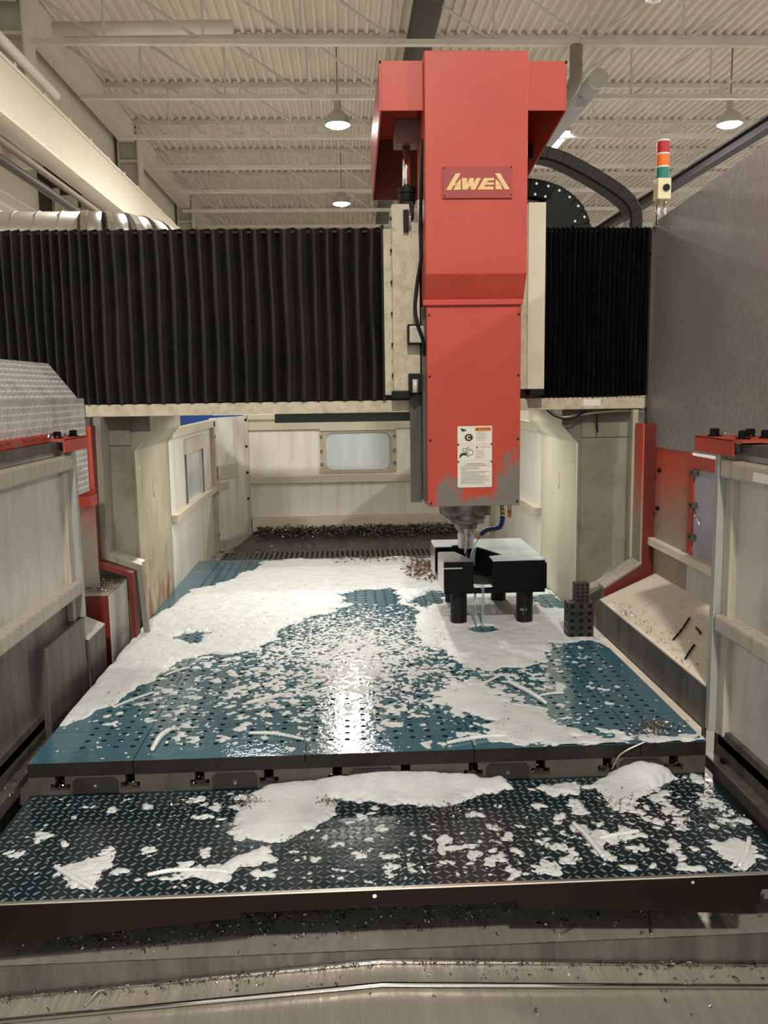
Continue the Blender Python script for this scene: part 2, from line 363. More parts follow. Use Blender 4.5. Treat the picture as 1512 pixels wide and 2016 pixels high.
# ================================================================== THE HALL
tag(box('floor', -12, 18, -9, 46, -.1, 0, 'floor'), kind='structure')
def deck():
    vs, fs = [], []; p = .235; n = int(22.5 / p); x = -6.4; prof = []
    for i in range(n):
        prof += [(x, 0), (x + p * .28, 0), (x + p * .40, .085), (x + p * .88, .085)]; x += p
    for (a, b) in prof: vs += [(a, -9, 9.87 + b), (a, 46, 9.87 + b)]
    for i in range(len(prof) - 1): fs.append((2 * i, 2 * i + 1, 2 * i + 3, 2 * i + 2))
    return tag(mesh('ceiling', vs, fs, 'deck'), kind='structure')
deck()
tag(box('ceiling', -12, 18, -9, 46, 10.05, 10.2, 'deck'), kind='structure')
tag(box('wall_left', -6.98, -6.83, 8, 46, 7.2, 10.05, 'wallp'), kind='structure')
tag(box('wall_left', -7.9, -7.6, 8, 46, 0, 9.0, 'darkwall'), kind='structure')
tag(box('wall_left', -7.6, -7.3, 8, 22.0, 0, 7.12, 'whitewall'), kind='structure')
tag(box('wall_back', -12, 18, 45.6, 46, 0, 10.05, 'wallp'), kind='structure')
# roof joists
JY = [17.97 + 3.15 * k for k in range(-1, 8)]; ZB, ZTOP = 8.53, 9.80
def make_joist(y, label):
    t = thing('roof_joist', label, 'joist', (5, y, ZB - .06), 'open web joists under the roof deck')
    box('bottom_chord', -5.9, 15.5, y - .07, y + .07, ZB - .06, ZB + .04, 'joist', t)
    box('top_chord', -6.3, 15.5, y - .07, y + .07, ZTOP - .05, ZTOP + .06, 'joist', t)
    nod = [5 + 1.9 * k for k in range(-5, 6)]
    for k, x in enumerate(nod):
        tube('web_bar', [(x, y, ZB), (x, y, ZTOP)], .026, 'joist', t, 6, False)
        xo = x - 1.9 if x < 5.01 else x + 1.9
        tube('web_bar', [(x, y, ZB), (xo, y, ZTOP)], .034, 'joist', t, 6, False)
        if abs(x - 5) < .01: tube('web_bar', [(x, y, ZB), (x + 1.9, y, ZTOP)], .034, 'joist', t, 6, False)
    return t
ORD = ['first', 'second', 'third', 'fourth', 'fifth', 'sixth', 'seventh', 'eighth', 'ninth']
def copy_tree(o, loc, label=None, parent=None):
    c = o.copy(); COL.objects.link(c); c.location = loc
    if parent is not None: c.parent = parent
    if label: c['label'] = label
    for ch in list(o.children): copy_tree(ch, ch.location, None, c)
    return c
j0 = make_joist(JY[1], 'white open web roof joist crossing just above the red head, nearest in view')
for k, y in enumerate(JY[2:]):
    copy_tree(j0, (5, y, ZB - .06), 'white open web roof joist, ' + ORD[k + 1] + ' one counted back from the nearest')
# left side building frame
CY = [18.5 + 9.45 * k for k in range(0, 3)]
for k, y in enumerate(CY):
    t = thing('building_column', ['pale grey steel building column at the far left edge above the white beam', 'middle pale grey building column above the white crane beam', 'farthest pale grey building column just over the bellows'][k], 'column', (-6.4, y, 6.3), 'left building columns')
    box('flange', -6.14, -6.10, y - .32, y + .32, 6.3, 9.8, 'bldg', t)
    box('flange', -6.72, -6.68, y - .32, y + .32, 6.3, 9.8, 'bldg', t)
    box('web_plate', -6.68, -6.14, y - .02, y + .02, 6.3, 9.8, 'bldg', t)
    for z in (7.95, 8.75): box('stiffener', -6.68, -6.14, y - .3, y + .3, z, z + .06, 'bldg', t)
for k in range(-1, 3):
    y0 = 18.4 + 9.45 * k + .34; y1 = y0 + 8.75
    tag(box('eave_girder', -6.6, -6.15, y0, min(y1, 45.5), 9.28, 9.84, 'bldg'), ['grey box girder at the top left corner, nearest bay', 'long grey box girder between the two nearest left columns', 'grey box girder between middle and farthest left columns', 'short far grey girder behind the farthest left column'][k + 1], 'girder', 'left eave girders')
t = thing('crane_runway_beam', 'bright cream crane runway beam running back along the left wall', 'beam', (-5.7, 25, 6.4))
box('web_face', -5.75, -5.55, 9, 44, 6.42, 7.30, 'runway', t)
box('top_flange', -5.98, -5.52, 9, 44, 7.30, 7.36, 'bldg', t)
box('bottom_flange', -5.98, -5.52, 9, 44, 6.36, 6.42, 'bldg', t)
box('crane_rail', -5.80, -5.70, 9, 44, 7.36, 7.50, 'bldg', t)
for k in range(16): box('rail_clip', -5.70, -5.56, 13 + 1.5 * k, 13.1 + 1.5 * k, 7.36, 7.46, 'runway', t)
tag(tube('conduit', [(-5.5, 9, 7.55), (-5.5, 18.0, 7.55)], .09, 'bldg', None, 8), 'thick grey conduit lying along the top of the crane beam', 'conduit')
for k, (dx, dz, rr) in enumerate(((0, 0, .07), (-.25, -.1, .05), (-.08, -.28, .09))):
    tag(tube('conduit', [(-5.95 + dx, 9, 6.2 + dz), (-5.95 + dx, 40, 6.2 + dz)], rr, ['pipe', 'bldg', 'darkduct'][k], None, 8),
        ['brown pipe tucked under the cream crane beam', 'thin pale conduit below the cream crane beam', 'dark pipe hung under the crane beam beside the wall'][k], 'pipe')
tag(tube('downpipe', [(-6.9, 22.0, 0), (-6.9, 22.0, 6.7)], .12, 'chrome', None, 14), 'shiny vertical downpipe at far left above the silver duct', 'pipe')
for k, (x, y, zt, wd) in enumerate(((-6.9, 23.0, 6.75, .22), (-6.8, 23.7, 6.55, .16), (-6.6, 24.2, 7.0, .3))):
    t = thing('wall_post', ['white wall post beside the shiny downpipe', 'narrow white post between two taller wall posts', 'tallest white wall post with bolted bracket plate'][k], 'post', (x, y, 0), 'white wall posts')
    box('post_body', x - wd, x + wd, y - .1, y + .1, 0, zt, 'whitewall', t, .01)
    box('edge_flange', x + wd - .02, x + wd + .03, y - .2, y + .12, 0, zt - .3, 'whitewall', t)
    if k == 2:
        pl = box('bracket_plate', x + wd, x + wd + .34, y - .24, y - .2, 5.0, 6.0, 'whitewall', t)
        for z in (5.25, 5.55, 5.85): disc_y('bolt', x + wd + .12, y - .24, z, .04, .02, 'darkduct', pl, 8)
# spiral duct, turning away at its right end
t = thing('spiral_duct', 'silver spiral duct with taped elbow above the left bellows', 'duct', (-3.4, 9.2, 3.05))
R_ = .27; CZ = 3.33
tube('duct_pipe', [(-6.2, 9.2, CZ), (-2.62, 9.2, CZ)], R_, 'duct', t, 24)
for k in range(15): tube('seam', [(-6.1 + .235 * k, 9.2, CZ), (-6.085 + .235 * k, 9.2, CZ)], R_ + .008, 'duct', t, 24, False)
elb = [(-2.62 + .62 * math.sin(a), 9.2 + .62 * (1 - math.cos(a)), CZ) for a in [k * math.pi / 10 for k in range(6)]]
for k in range(5):
    tube('elbow_gore', [elb[k], elb[k + 1]], R_ + .004, 'duct', t, 24)
    tube('sealant_band', [tuple(Vector(elb[k]) * .82 + Vector(elb[k + 1]) * .18 if 0 else Vector(elb[k])), tuple(Vector(elb[k]).lerp(Vector(elb[k + 1]), .3))], R_ + .012, 'duct_seal', t, 24, False)
tube('duct_pipe', [elb[5], (-2.0, 12.5, CZ)], R_, 'duct', t, 24)
# ceiling services
tag(tube('ceiling_duct', [(1.80, 9, 9.33), (1.86, 40, 9.33)], .30, 'darkduct', None, 18), 'dark round duct running back under the roof above the red head', 'duct')
t = thing('ceiling_duct', 'grey round duct with capped end to the right of the red head', 'duct', (5.57, 24, 8.1))
tube('duct_pipe', [(5.58, 19.3, 8.3), (5.5, 40, 8.3)], .20, 'greyduct', t, 20)
tube('end_cap', [(5.58, 19.22, 8.3), (5.58, 19.34, 8.3)], .205, 'lampbody', t, 20, False)
box('hanger_bracket', 5.30, 5.50, 20.0, 20.2, 7.95, 8.15, 'greyduct', t)
tag(tube('drain_pipe', curve_pts([(4.75, 17.97, 8.475), (4.75, 17.97, 8.2), (4.75, 17.97, 7.95), (4.72, 17.97, 7.75), (4.58, 17.97, 7.55), (4.35, 17.97, 7.5)]), .13, 'pipe', None, 12),
    'weathered brown pipe elbow hanging beside the red head', 'pipe')
tag(tube('ceiling_pipe', [(-5.65, 18.6, 9.0), (-2.1, 18.6, 9.05)], .13, 'bldg', None, 12), 'short pale pipe lying along the nearest roof joist at left', 'pipe')
t = thing('roof_girder', 'dark brown roof girder receding along the right side', 'girder', (9.4, 30, 7.2))
box('web_plate', 9.38, 9.44, 9, 44, 7.3, 7.5, 'brownbeam', t); box('top_flange', 9.28, 9.54, 9, 44, 7.5, 7.54, 'brownbeam', t); box('bottom_flange', 9.28, 9.54, 9, 44, 7.26, 7.3, 'brownbeam', t)
t = thing('dome_lamp', 'small grey unlit dome cut by the top edge of the picture', 'lamp', (5.3, 15.2, 8.1))
lathe('dome', (5.3, 15.2, 8.1), [(.02, 0), (.12, .03), (.19, .1), (.21, .2), (.1, .32)], 'chrome', t); tube('stem', [(5.3, 15.2, 8.4), (5.3, 15.2, 9.8)], .03, 'pipe', t, 8)
def high_bay(p, label):
    t = thing('high_bay_lamp', label, 'lamp', (p[0], p[1], p[2] - .22), 'high bay lamps')
    lathe('reflector', (p[0], p[1], p[2]), [(.31, -.20), (.27, -.02), (.16, .1), (.09, .12)], 'lampbody', t, 24)
    lathe('lens', (p[0], p[1], p[2]), [(.05, -.265), (.20, -.25), (.285, -.205), (.29, -.19)], 'lamp', t, 24)
    lathe('ballast', (p[0], p[1], p[2]), [(.09, .1), (.09, .34), (.03, .38)], 'lampbody', t, 16)
    tube('hanger', [(p[0], p[1], p[2] + .36), (p[0], p[1], 9.9)], .018, 'pipe', t, 6)
LL = ['lit high bay lamp hanging left of the red head, the higher of two', 'lit high bay lamp left of the red head, the lower smaller one', 'lit high bay lamp at the upper right above the grey panel']
for k in range(3): high_bay(LAMPS[k], LL[k])
t = thing('strip_lamp', 'glaring white strip lamp just right of the red head', 'lamp', (6.05, 24.9, 8.53))
box('housing', 5.86, 6.24, 24.05, 25.75, 8.60, 8.72, 'lampbody', t); box('diffuser', 5.87, 6.23, 24.07, 25.73, 8.535, 8.60, 'striplens', t)

# ================================================================== MACHINE: table
TX0, TX1, TY0, TY1, TZ = -.941, 1.062, 2.40, 5.40, .70
tb = thing('machine_table', 'wide teal wet machine table full of bolt holes', 'machine table', (.06, 3.9, .3))
hx = [-.8125 + .05 * i for i in range(37)]; hy = [2.5055 + .05 * i for i in range(57)]
sx = [TX0, -.6375, -.1375, .3625, .8625, TX1]; sy = [TY0, 2.6305, 3.1305, 3.6305, 4.1305, 4.6305, 5.1305, TY1]
def tool_plate(x0, x1, y0, y1):
    g = .0012; X0, X1, Y0, Y1 = x0 + g, x1 - g, y0 + g, y1 - g; Z0, Z1 = .659, TZ; vs, fs, mi = [], [], []
    cx = [h for h in hx if X0 < h < X1]; cy = [h for h in hy if Y0 < h < Y1]
    def V_(p): vs.append(p); return len(vs) - 1
    def quad(a, m_=0): fs.append(a); mi.append(m_)
    ex = [X0] + [h + s * .025 for h in cx for s in (-1, 1)] + [X1]; ey = [Y0] + [h + s * .025 for h in cy for s in (-1, 1)] + [Y1]
    ex = [max(X0, min(X1, v)) for v in ex]; ey = [max(Y0, min(Y1, v)) for v in ey]
    def flat(a, b, c, d):
        if b - a < 1e-5 or d - c < 1e-5: return
        quad([V_((a, c, Z1)), V_((b, c, Z1)), V_((b, d, Z1)), V_((a, d, Z1))])
    # margins
    if cx and cy:
        flat(X0, X1, Y0, ey[1]); flat(X0, X1, ey[-2], Y1); flat(X0, ex[1], ey[1], ey[-2]); flat(ex[-2], X1, ey[1], ey[-2])
        n = 12; r_ = .0088
        for h in cx:
            for k in cy:
                a, b = max(X0, h - .025), min(X1, h + .025); c, d = max(Y0, k - .025), min(Y1, k + .025)
                o = [V_((a, c, Z1)), V_((b, c, Z1)), V_((b, d, Z1)), V_((a, d, Z1))]
                ring = [V_((h + r_ * math.cos(math.radians(30 * q - 15)), k + r_ * math.sin(math.radians(30 * q - 15)), Z1)) for q in range(n)]
                bot = [V_((vs[q][0], vs[q][1], Z1 - .02)) for q in ring]
                for q in range(n):
                    ang = q * 30
                    if ang < 45 or ang > 315: pr = (1, 2)
                    elif ang < 135: pr = (2, 3)
                    elif ang < 225: pr = (3, 0)
                    else: pr = (0, 1)
                    side = {(1, 2): 0, (2, 3): 90, (3, 0): 180, (0, 1): 270}[pr]
                    da = (ang - side + 180) % 360 - 180
                    A, B = ring[q], ring[(q + 1) % n]
                    if abs(da) < 1: quad([A, o[pr[0]], o[pr[1]], B])
                    elif da < 0: quad([A, o[pr[0]], B])
                    else: quad([A, o[pr[1]], B])
                    quad([ring[(q + 1) % n], ring[q], bot[q], bot[(q + 1) % n]], 1)
                quad(bot, 1)
    else: flat(X0, X1, Y0, Y1)
    q = [V_((X0, Y0, Z0)), V_((X1, Y0, Z0)), V_((X1, Y1, Z0)), V_((X0, Y1, Z0))]; p = [V_((X0, Y0, Z1)), V_((X1, Y0, Z1)), V_((X1, Y1, Z1)), V_((X0, Y1, Z1))]
    for i in range(4): quad([q[i], q[(i + 1) % 4], p[(i + 1) % 4], p[i]], 2)
    quad(q[::-1], 2)
    mesh('tooling_plate', vs, fs, None, tb, mats=['table', 'hole', 'tedge'], mi=mi)
for i in range(len(sx) - 1):
    for j in range(len(sy) - 1): tool_plate(sx[i], sx[i + 1], sy[j], sy[j + 1])
TS = [-.851 + .2018 * k for k in range(10)]
prof = [(TX0, .30), (TX1, .30), (TX1, .658)]
for x in TS[::-1]:
    prof += [(x + .014, .658), (x + .014, .634), (x + .028, .634), (x + .028, .612), (x - .028, .612), (x - .028, .634), (x - .014, .634), (x - .014, .658)]
prof += [(TX0, .658)]
prism('table_body', prof, 'y', TY0 + .004, TY1, 'tbody', tb)
for k in range(0, 9, 2):
    x0, x1 = TS[k] + .038, TS[k + 1] - .034
    pl = prism('slot_cover', [(x0, .606), (x1, .606), (x1, .64), (x1 - .012, .652), (x0 + .012, .652), (x0, .64)], 'y', TY0 - .004, TY0 + .006, 'cover', tb)
    disc_y('screw', (x0 + x1) / 2, TY0 - .004, .627, .006, .004, 'chrome', pl, 10)
chips('slot_chips', [(x + R.uniform(-.024, .024), TY0 + R.uniform(.004, .03), .613 + R.uniform(0, .02)) for x in TS for _ in range(16)], 'chip', None, (.004, .009), 5, tb)

# tread plates
def lugs(name, parent, o, ux, uy, un, W, H, pitch, ln, wd, ht, m, seed=3):
    """raised diagonal bars of a tread plate, laid on the plane o + a*ux + b*uy"""
    o, ux, uy, un = Vector(o), Vector(ux), Vector(uy), Vector(un); vs, fs = [], []
    nx, ny = int(W / pitch), int(H / pitch)
    for i in range(nx):
        for j in range(ny):
            a = (i + .5) * pitch; b = (j + .5) * pitch; sg = 1 if (i + j) % 2 else -1
            dx, dy = math.cos(sg * .72), math.sin(sg * .72); px_, py_ = -dy, dx; k = len(vs)
            for (s, t, h) in ((-1, 0, 0), (-.45, -1, 0), (.45, -1, 0), (1, 0, 0), (.45, 1, 0), (-.45, 1, 0), (-.55, 0, 1), (.55, 0, 1)):
                p = o + ux * (a + s * ln * dx + t * wd * px_) + uy * (b + s * ln * dy + t * wd * py_) + un * (h * ht + (0 if h else -.0004)); vs.append(tuple(p))
            for f in ((0, 1, 6), (1, 2, 7, 6), (2, 3, 7), (3, 4, 7), (4, 5, 6, 7), (5, 0, 6)): fs.append(tuple(k + q for q in f))
    return tag(mesh(name, vs, fs, m, parent, True), kind='stuff')
PZ = .603; PY0 = 1.86
t = thing('tread_plate', 'dark wet diamond tread plate in front of the table', 'tread plate', (.06, 2.1, .5))
prism('plate', [(PY0, PZ), (TY0, PZ), (TY0, PZ - .006), (PY0, PZ - .006)], 'x', TX0 + .004, TX1, 'tread', t)
lugs('raised_lugs', t, (TX0 + .01, PY0 + .004, PZ), (1, 0, 0), (0, 1, 0), (0, 0, 1), 1.99, .54, .0220, .0102, .0019, .003, 'lug')
prism('front_fascia', [(-.944, PZ + .003), (1.062, PZ + .003), (1.062, .565), (.97, .565), (.95, .503), (.381, .545), (.381, .560), (-.265, .560), (-.265, .548), (-.944, .497)], 'y', PY0 - .005, PY0, 'fascia', t)
box('edge_strip', -.944, 1.062, PY0 - .007, PY0 + .002, PZ + .0005, PZ + .0045, 'wp_side', t)
disc_y('screw', .046, PY0 - .005, .590, .005, .003, 'chrome', t, 10); disc_y('screw', .80, PY0 - .005, .592, .004, .003, 'chrome', t, 10)
t = thing('tread_plate', 'narrow strip of tread plate behind the rear table edge', 'tread plate', (.06, 5.8, .5))
prism('plate', [(5.40, .606), (6.14, .606), (6.14, .59), (5.40, .59)], 'x', -.90, 1.02, 'tread', t)
lugs('raised_lugs', t, (-.9, 5.42, .606), (1, 0, 0), (0, 1, 0), (0, 0, 1), 1.92, .72, .036, .019, .005, .004, 'lug')
# telescopic way covers in front
def roof(name, y0, y1, zc, drop, m, parent, th=.006):
    n = 24; vs, fs = [], []
    for i in range(n + 1):
        x = -1.0 + 2.12 * i / n; z = zc - drop * abs(x - .06) / .9
        for (y, zz) in ((y0, z), (y1, z), (y1, z - th), (y0, z - th)): vs.append((x, y, zz))
    for i in range(n):
        for k in range(4): fs.append((4 * i + k, 4 * i + (k + 1) % 4, 4 * i + 4 + (k + 1) % 4, 4 * i + 4 + k))
    fs += [(0, 1, 2, 3), (4 * n + 3, 4 * n + 2, 4 * n + 1, 4 * n)]
    return mesh(name, vs, fs, m, parent)
t = thing('way_cover', 'shiny flat steel way cover with a raised front lip below the tread plate', 'way cover', (.06, 2.1, .3), 'telescopic way covers')
wavy = []
n_ = 420
for i in range(n_ + 1):
    x = -1.0 + 2.12 * i / n_; dz = .0006 * math.sin(x * 190) + .0005 * math.sin(x * 123 + 1) + .0006 * math.sin(x * 37)
    wavy += [(x, 1.930, .3995), (x, 1.955, .400 + dz), (x, 1.99, .400 + dz * .8), (x, 2.40, .400)]
mesh('top_sheet', wavy, [(4 * i + k, 4 * i + 4 + k, 4 * i + 5 + k, 4 * i + 1 + k) for i in range(n_) for k in range(3)], 'waycover', t, True)
prism('front_lip', [(-1.0, .3995), (1.12, .3995), (1.12, .318), (.06, .372), (-1.0, .318)], 'y', 1.926, 1.931, 'steel_dark', t)
t = thing('way_cover', 'roof-shaped steel way cover strewn with dark chips', 'way cover', (.06, 1.95, .2), 'telescopic way covers')
roof('top_sheet', 1.848, 2.2, .368, .050, 'waycover', t)
def wiper(y, zc, drop, t, rr=.006):
    tube('wiper_bead', [(-1.0, y, zc - drop * 1.06 / .9), (.06, y, zc), (1.12, y, zc - drop * 1.06 / .9)], rr, 'chrome', t, 8)
wiper(1.850, .366, .050, t); wiper(1.921, .374, .050, t, .005)
t = thing('way_cover', 'lowest scratched steel way cover along the bottom edge of the picture', 'way cover', (.06, 1.3, .2), 'telescopic way covers')
roof('top_sheet', .9, 1.88, .354, .050, 'waycover', t)
chips('chip_heap', scatter(1500, -1.0, 1.1, 1.935, 2.2, .401, 11, lambda x, y: (.06 + .94 * min(1, max(0, (y - 1.96) / .07))) * (1.0 if x < .0 else .5)), 'chip', 'dark chips scattered on the flat way cover under the tread plate', (.004, .011), 12)
chips('chip_heap', scatter(520, -.95, 1.05, 1.855, 1.925, lambda x, y: .371 - .0556 * abs(x - .06), 13, lambda x, y: max(.06, 1 - abs(y - 1.915) / .02)), 'chip', 'line of small dark chips along the roof-shaped way cover', (.004, .009), 14)
chips('chip_heap', scatter(36, -.9, 1.0, 1.6, 1.84, lambda x, y: .356 - .0556 * abs(x - .06), 15), 'chip', 'few loose chips on the lowest way cover', (.004, .009), 16)
for k, (P, lb) in enumerate((([(.56, 1.99, .405), (.54, 1.965, .41), (.505, 1.95, .404)], 'forked bright wire curl on the flat way cover right of centre'), ([(.76, 2.02, .43), (.745, 1.98, .42), (.735, 1.935, .404)], 'bright wire curl leaning on the flat way cover at right'), ([(-.60, 1.90, .345), (-.615, 1.89, .352), (-.64, 1.86, .335)], 'bright twisted wire curl hanging over the left way cover lip'))):
    tag(tube('wire_curl', curve_pts(P), .0022, 'chip_grey', None, 6), lb, 'metal chip', 'wire curls on the way covers')

# ================================================================== MACHINE: columns, bridge, bellows
def column(sgn, label, m_in, m_front):
    def X(v): return .06 + sgn * v
    t = thing('machine_column', label, 'machine column', (X(1.15), 4.24, .3))
    inn = 1.003
    pts = [(X(inn + .36), .3), (X(inn + .36), 1.665), (X(inn - .075), 1.665), (X(inn - .075), 1.588), (X(inn), 1.505), (X(inn), .3)]
    prism('casting', pts if sgn > 0 else pts[::-1], 'y', 3.885, 4.60, m_in, t, .006)
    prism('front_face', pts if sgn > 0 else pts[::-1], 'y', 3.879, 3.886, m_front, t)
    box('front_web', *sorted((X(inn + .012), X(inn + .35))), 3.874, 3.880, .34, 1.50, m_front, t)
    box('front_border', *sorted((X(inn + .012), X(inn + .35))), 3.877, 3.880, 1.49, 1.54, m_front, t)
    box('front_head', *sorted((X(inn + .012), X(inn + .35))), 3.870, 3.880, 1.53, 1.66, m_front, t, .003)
    disc_x('plug_disc', X(inn) + sgn * .004, 4.25, 1.30, .045, -sgn * .008, m_in, t, 20)
    for z in (1.42,): disc_x('set_screw', X(inn), 3.95, z, .012, -sgn * .003, 'cream_dirty', t, 10)
    return t
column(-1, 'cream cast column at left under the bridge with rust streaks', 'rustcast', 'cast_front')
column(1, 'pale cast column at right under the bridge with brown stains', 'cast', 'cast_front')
t = thing('bridge_beam', 'long cream cross beam carrying the red head above the table', 'bridge beam', (.1, 4.1, 1.66))
box('beam_core', -1.9, 1.36, 3.90, 4.50, 1.668, 2.40, 'cream_dirty', t)
box('lower_rail', -1.118, 1.356, 3.78, 3.92, 1.660, 1.712, 'cream_dirty', t, .003)
box('sticker', 1.055, 1.132, 3.7785, 3.781, 1.674, 1.704, 'label', t)
box('under_guard', -.32, .42, 3.96, 4.02, 1.615, 1.662, 'green', t, .003)
for (x, y), lb in zip(FILL_AT, ('left', 'middle', 'right')):
    k = thing('added_fill_lamp', 'slim added fill lamp hidden under the bridge beam, ' + lb + ' one', 'lamp', (x, y, 1.646), 'added fill lamps under the bridge')  # body for an added fill light, hidden behind the lower rail
    box('housing', x - .17, x + .17, y - .045, y + .045, 1.651, 1.668, 'lampbody', k); box('diffuser', x - .155, x + .155, y - .033, y + .033, 1.646, 1.651, 'striplens', k)
def bellows(name, label, xs, y0, dep, z0, z1, m, seed, ridge=.4):
    q = random.Random(seed); prof = []
    for i in range(len(xs) - 1):
        a, b = xs[i], xs[i + 1]; d = dep * q.uniform(.75, 1.1); prof += [(a, y0 + d), (a + (b - a) * (ridge - .1), y0 + .004), (a + (b - a) * ridge, y0), (a + (b - a) * (ridge + .14), y0 + .003)]
    prof.append((xs[-1], y0 + dep)); nz = 14; vs, fs = [], []; n = len(prof)
    for j in range(nz + 1):
        f = j / nz
        for i, (x, y) in enumerate(prof):
            wob = .004 * math.sin(3.1 * f + i * .05) + .0015 * math.sin(7 * f + i * .3)
            zt = z1 + (.010 if y > y0 + .01 else -.004) * (1 if j == nz else 0)
            vs.append((x + wob * min(1, 4 * f * (1 - f) + .2), y + .002 * math.sin(9 * f + i), z0 + (zt - z0) * f))
    for j in range(nz):
        for i in range(n - 1): fs.append((j * n + i, j * n + i + 1, (j + 1) * n + i + 1, (j + 1) * n + i))
    t = thing(name, label, 'bellows', ((xs[0] + xs[-1]) / 2, y0, z0))
    mesh('pleated_cloth', vs, fs, m, t)
    box('top_cloth', xs[0], xs[-1], y0 + dep * .6, y0 + .16, z1 - .015, z1 - .006, m, t)
    return t
xs = [-1.95]
while xs[-1] < .17: xs.append(xs[-1] + (.040 if xs[-1] < -1.05 else .060) * R.uniform(.9, 1.1))
xs[-1] = .17
tL = bellows('pleated_bellows', 'wide black pleated bellows spanning left of the red head', xs, 3.765, .05, 1.716, 2.44, 'bellow', 3)
box('edge_strip', .168, .182, 3.76, 3.86, 1.716, 2.45, 'black', tL)
xs = [.868]
while xs[-1] < 1.335: xs.append(xs[-1] + .0215 * R.uniform(.85, 1.15))
xs[-1] = 1.338
bellows('pleated_bellows', 'narrow tightly folded black bellows right of the red head', xs, 3.765, .045, 1.716, 2.435, 'bellow2', 4, .5)
# saddle behind the head
t = thing('saddle', 'cream saddle casting behind the red head', 'saddle', (.53, 3.8, 1.72))
prism('casting', [(.213, 1.752), (.329, 1.752), (.329, 2.45), (.29, 2.45), (.288, 2.526), (.213, 2.526)], 'y', 3.72, 3.895, 'cream_dirty', t, .004)
box('casting', .752, .861, 3.722, 3.895, 1.752, 2.526, 'cream_dirty', t, .004)
box('right_face', .79, .864, 3.712, 3.722, 1.752, 2.528, 'cream', t, .002)
sd = box('side_flange', .178, .214, 3.752, 3.90, 1.735, 2.432, 'cream_dirty', t, .003)
for z in (1.82, 1.95, 2.08, 2.21, 2.34, 2.47): disc_x('bolt', .2128, 3.737, z, .008, -.006, 'black', t, 8)
box('wiper_block', .205, .29, 3.70, 3.76, 1.722, 1.752, 'black', t, .003); box('wiper_block', .80, .862, 3.70, 3.80, 1.725, 1.752, 'black', t, .003)
k = box('junction_box', .272, .345, 3.66, 3.72, 1.945, 2.03, 'black', t, .004); box('junction_lid', .278, .34, 3.655, 3.662, 1.952, 2.022, 'rail', k, .006)
box('clamp_block', .275, .345, 3.66, 3.72, 1.745, 1.825, 'black', t, .004); tube('clamp_stud', [(.30, 3.655, 1.80), (.30, 3.655, 1.745)], .012, 'steel', t, 10)
tag(tube('cable', curve_pts([(.338, 3.60, 2.75), (.332, 3.63, 2.6), (.33, 3.66, 2.45), (.335, 3.67, 2.33), (.315, 3.68, 2.2), (.303, 3.66, 2.1), (.312, 3.645, 2.03), (.335, 3.65, 1.96), (.34, 3.66, 1.9)]), .0075, 'black', None, 8), 'black cable hanging down the left side of the red head', 'cable')
t = thing('balance_cylinder', 'counterbalance cylinder with chrome rod left of the red head', 'cylinder', (.285, 3.8, 2.42))
box('top_block', .232, .345, 3.74, 3.86, 2.775, 2.875, 'red_in', t, .008)
tube('rod', [(.283, 3.80, 2.56), (.283, 3.80, 2.78)], .017, 'chrome', t, 16)
lathe('gland', (.285, 3.80, 2.535), [(.030, 0), (.036, .01), (.036, .045), (.040, .05), (.040, .072), (.02, .074)], 'black', t, 20)
box('clevis', .262, .31, 3.74, 3.80, 2.47, 2.54, 'black', t, .003); box('clevis_arm', .262, .284, 3.70, 3.722, 2.41, 2.50, 'black', t, .003)
tube('pin', [(.290, 3.705, 2.425), (.290, 3.705, 2.50)], .004, 'chrome', t, 8)

# ================================================================== the red head
H = thing('spindle_head', 'tall red vertical spindle head with nameplate and warning label', 'spindle head', (.542, 3.8, 1.26))
prism('upper_cover', [(3.54, 2.216), (3.60, 2.118), (3.893, 2.118), (3.893, 3.062), (3.54, 3.062)], 'x', .338, .748, 'red', H, .004)
box('seam_lip', .331, .744, 3.585, 3.62, 2.098, 2.120, 'red', H, .002)
lw = box('lower_cover', .346, .738, 3.60, 3.893, 1.262, 2.10, 'ram', H, .003)
for (x, z) in ((.356, 2.06), (.728, 2.06), (.356, 1.81), (.728, 1.81), (.357, 1.545), (.728, 1.545), (.358, 1.277), (.727, 1.28)): disc_y('screw', x, 3.60, z, .0045, .003, 'black', lw, 8)
box('left_way_plate', .284, .333, 3.745, 3.765, 1.265, 1.735, 'steel_dark', H, .002)
box('left_way', .333, .347, 3.66, 3.88, 1.28, 2.10, 'steel_dark', H)
# drive cover: open-bottomed hood on either side of the head
hood = prism('drive_hood', [(3.60, 3.045), (4.66, 3.045), (4.66, 3.035), (3.60, 3.035)], 'x', .165, .915, 'red', H)
for x0, x1 in ((.165, .172), (.908, .915)):
    prism('side_sheet', [(3.60, 3.045), (3.60, 2.858), (4.62, 2.735), (4.66, 2.735), (4.66, 3.045)], 'x', x0, x1, 'red', H)
box('front_sheet', .172, .338, 3.60, 3.607, 2.858, 3.036, 'red', H, .002); box('front_sheet', .748, .908, 3.60, 3.607, 2.858, 3.036, 'red', H, .002)
box('back_sheet', .172, .908, 4.64, 4.655, 2.735, 3.036, 'red_in', H)
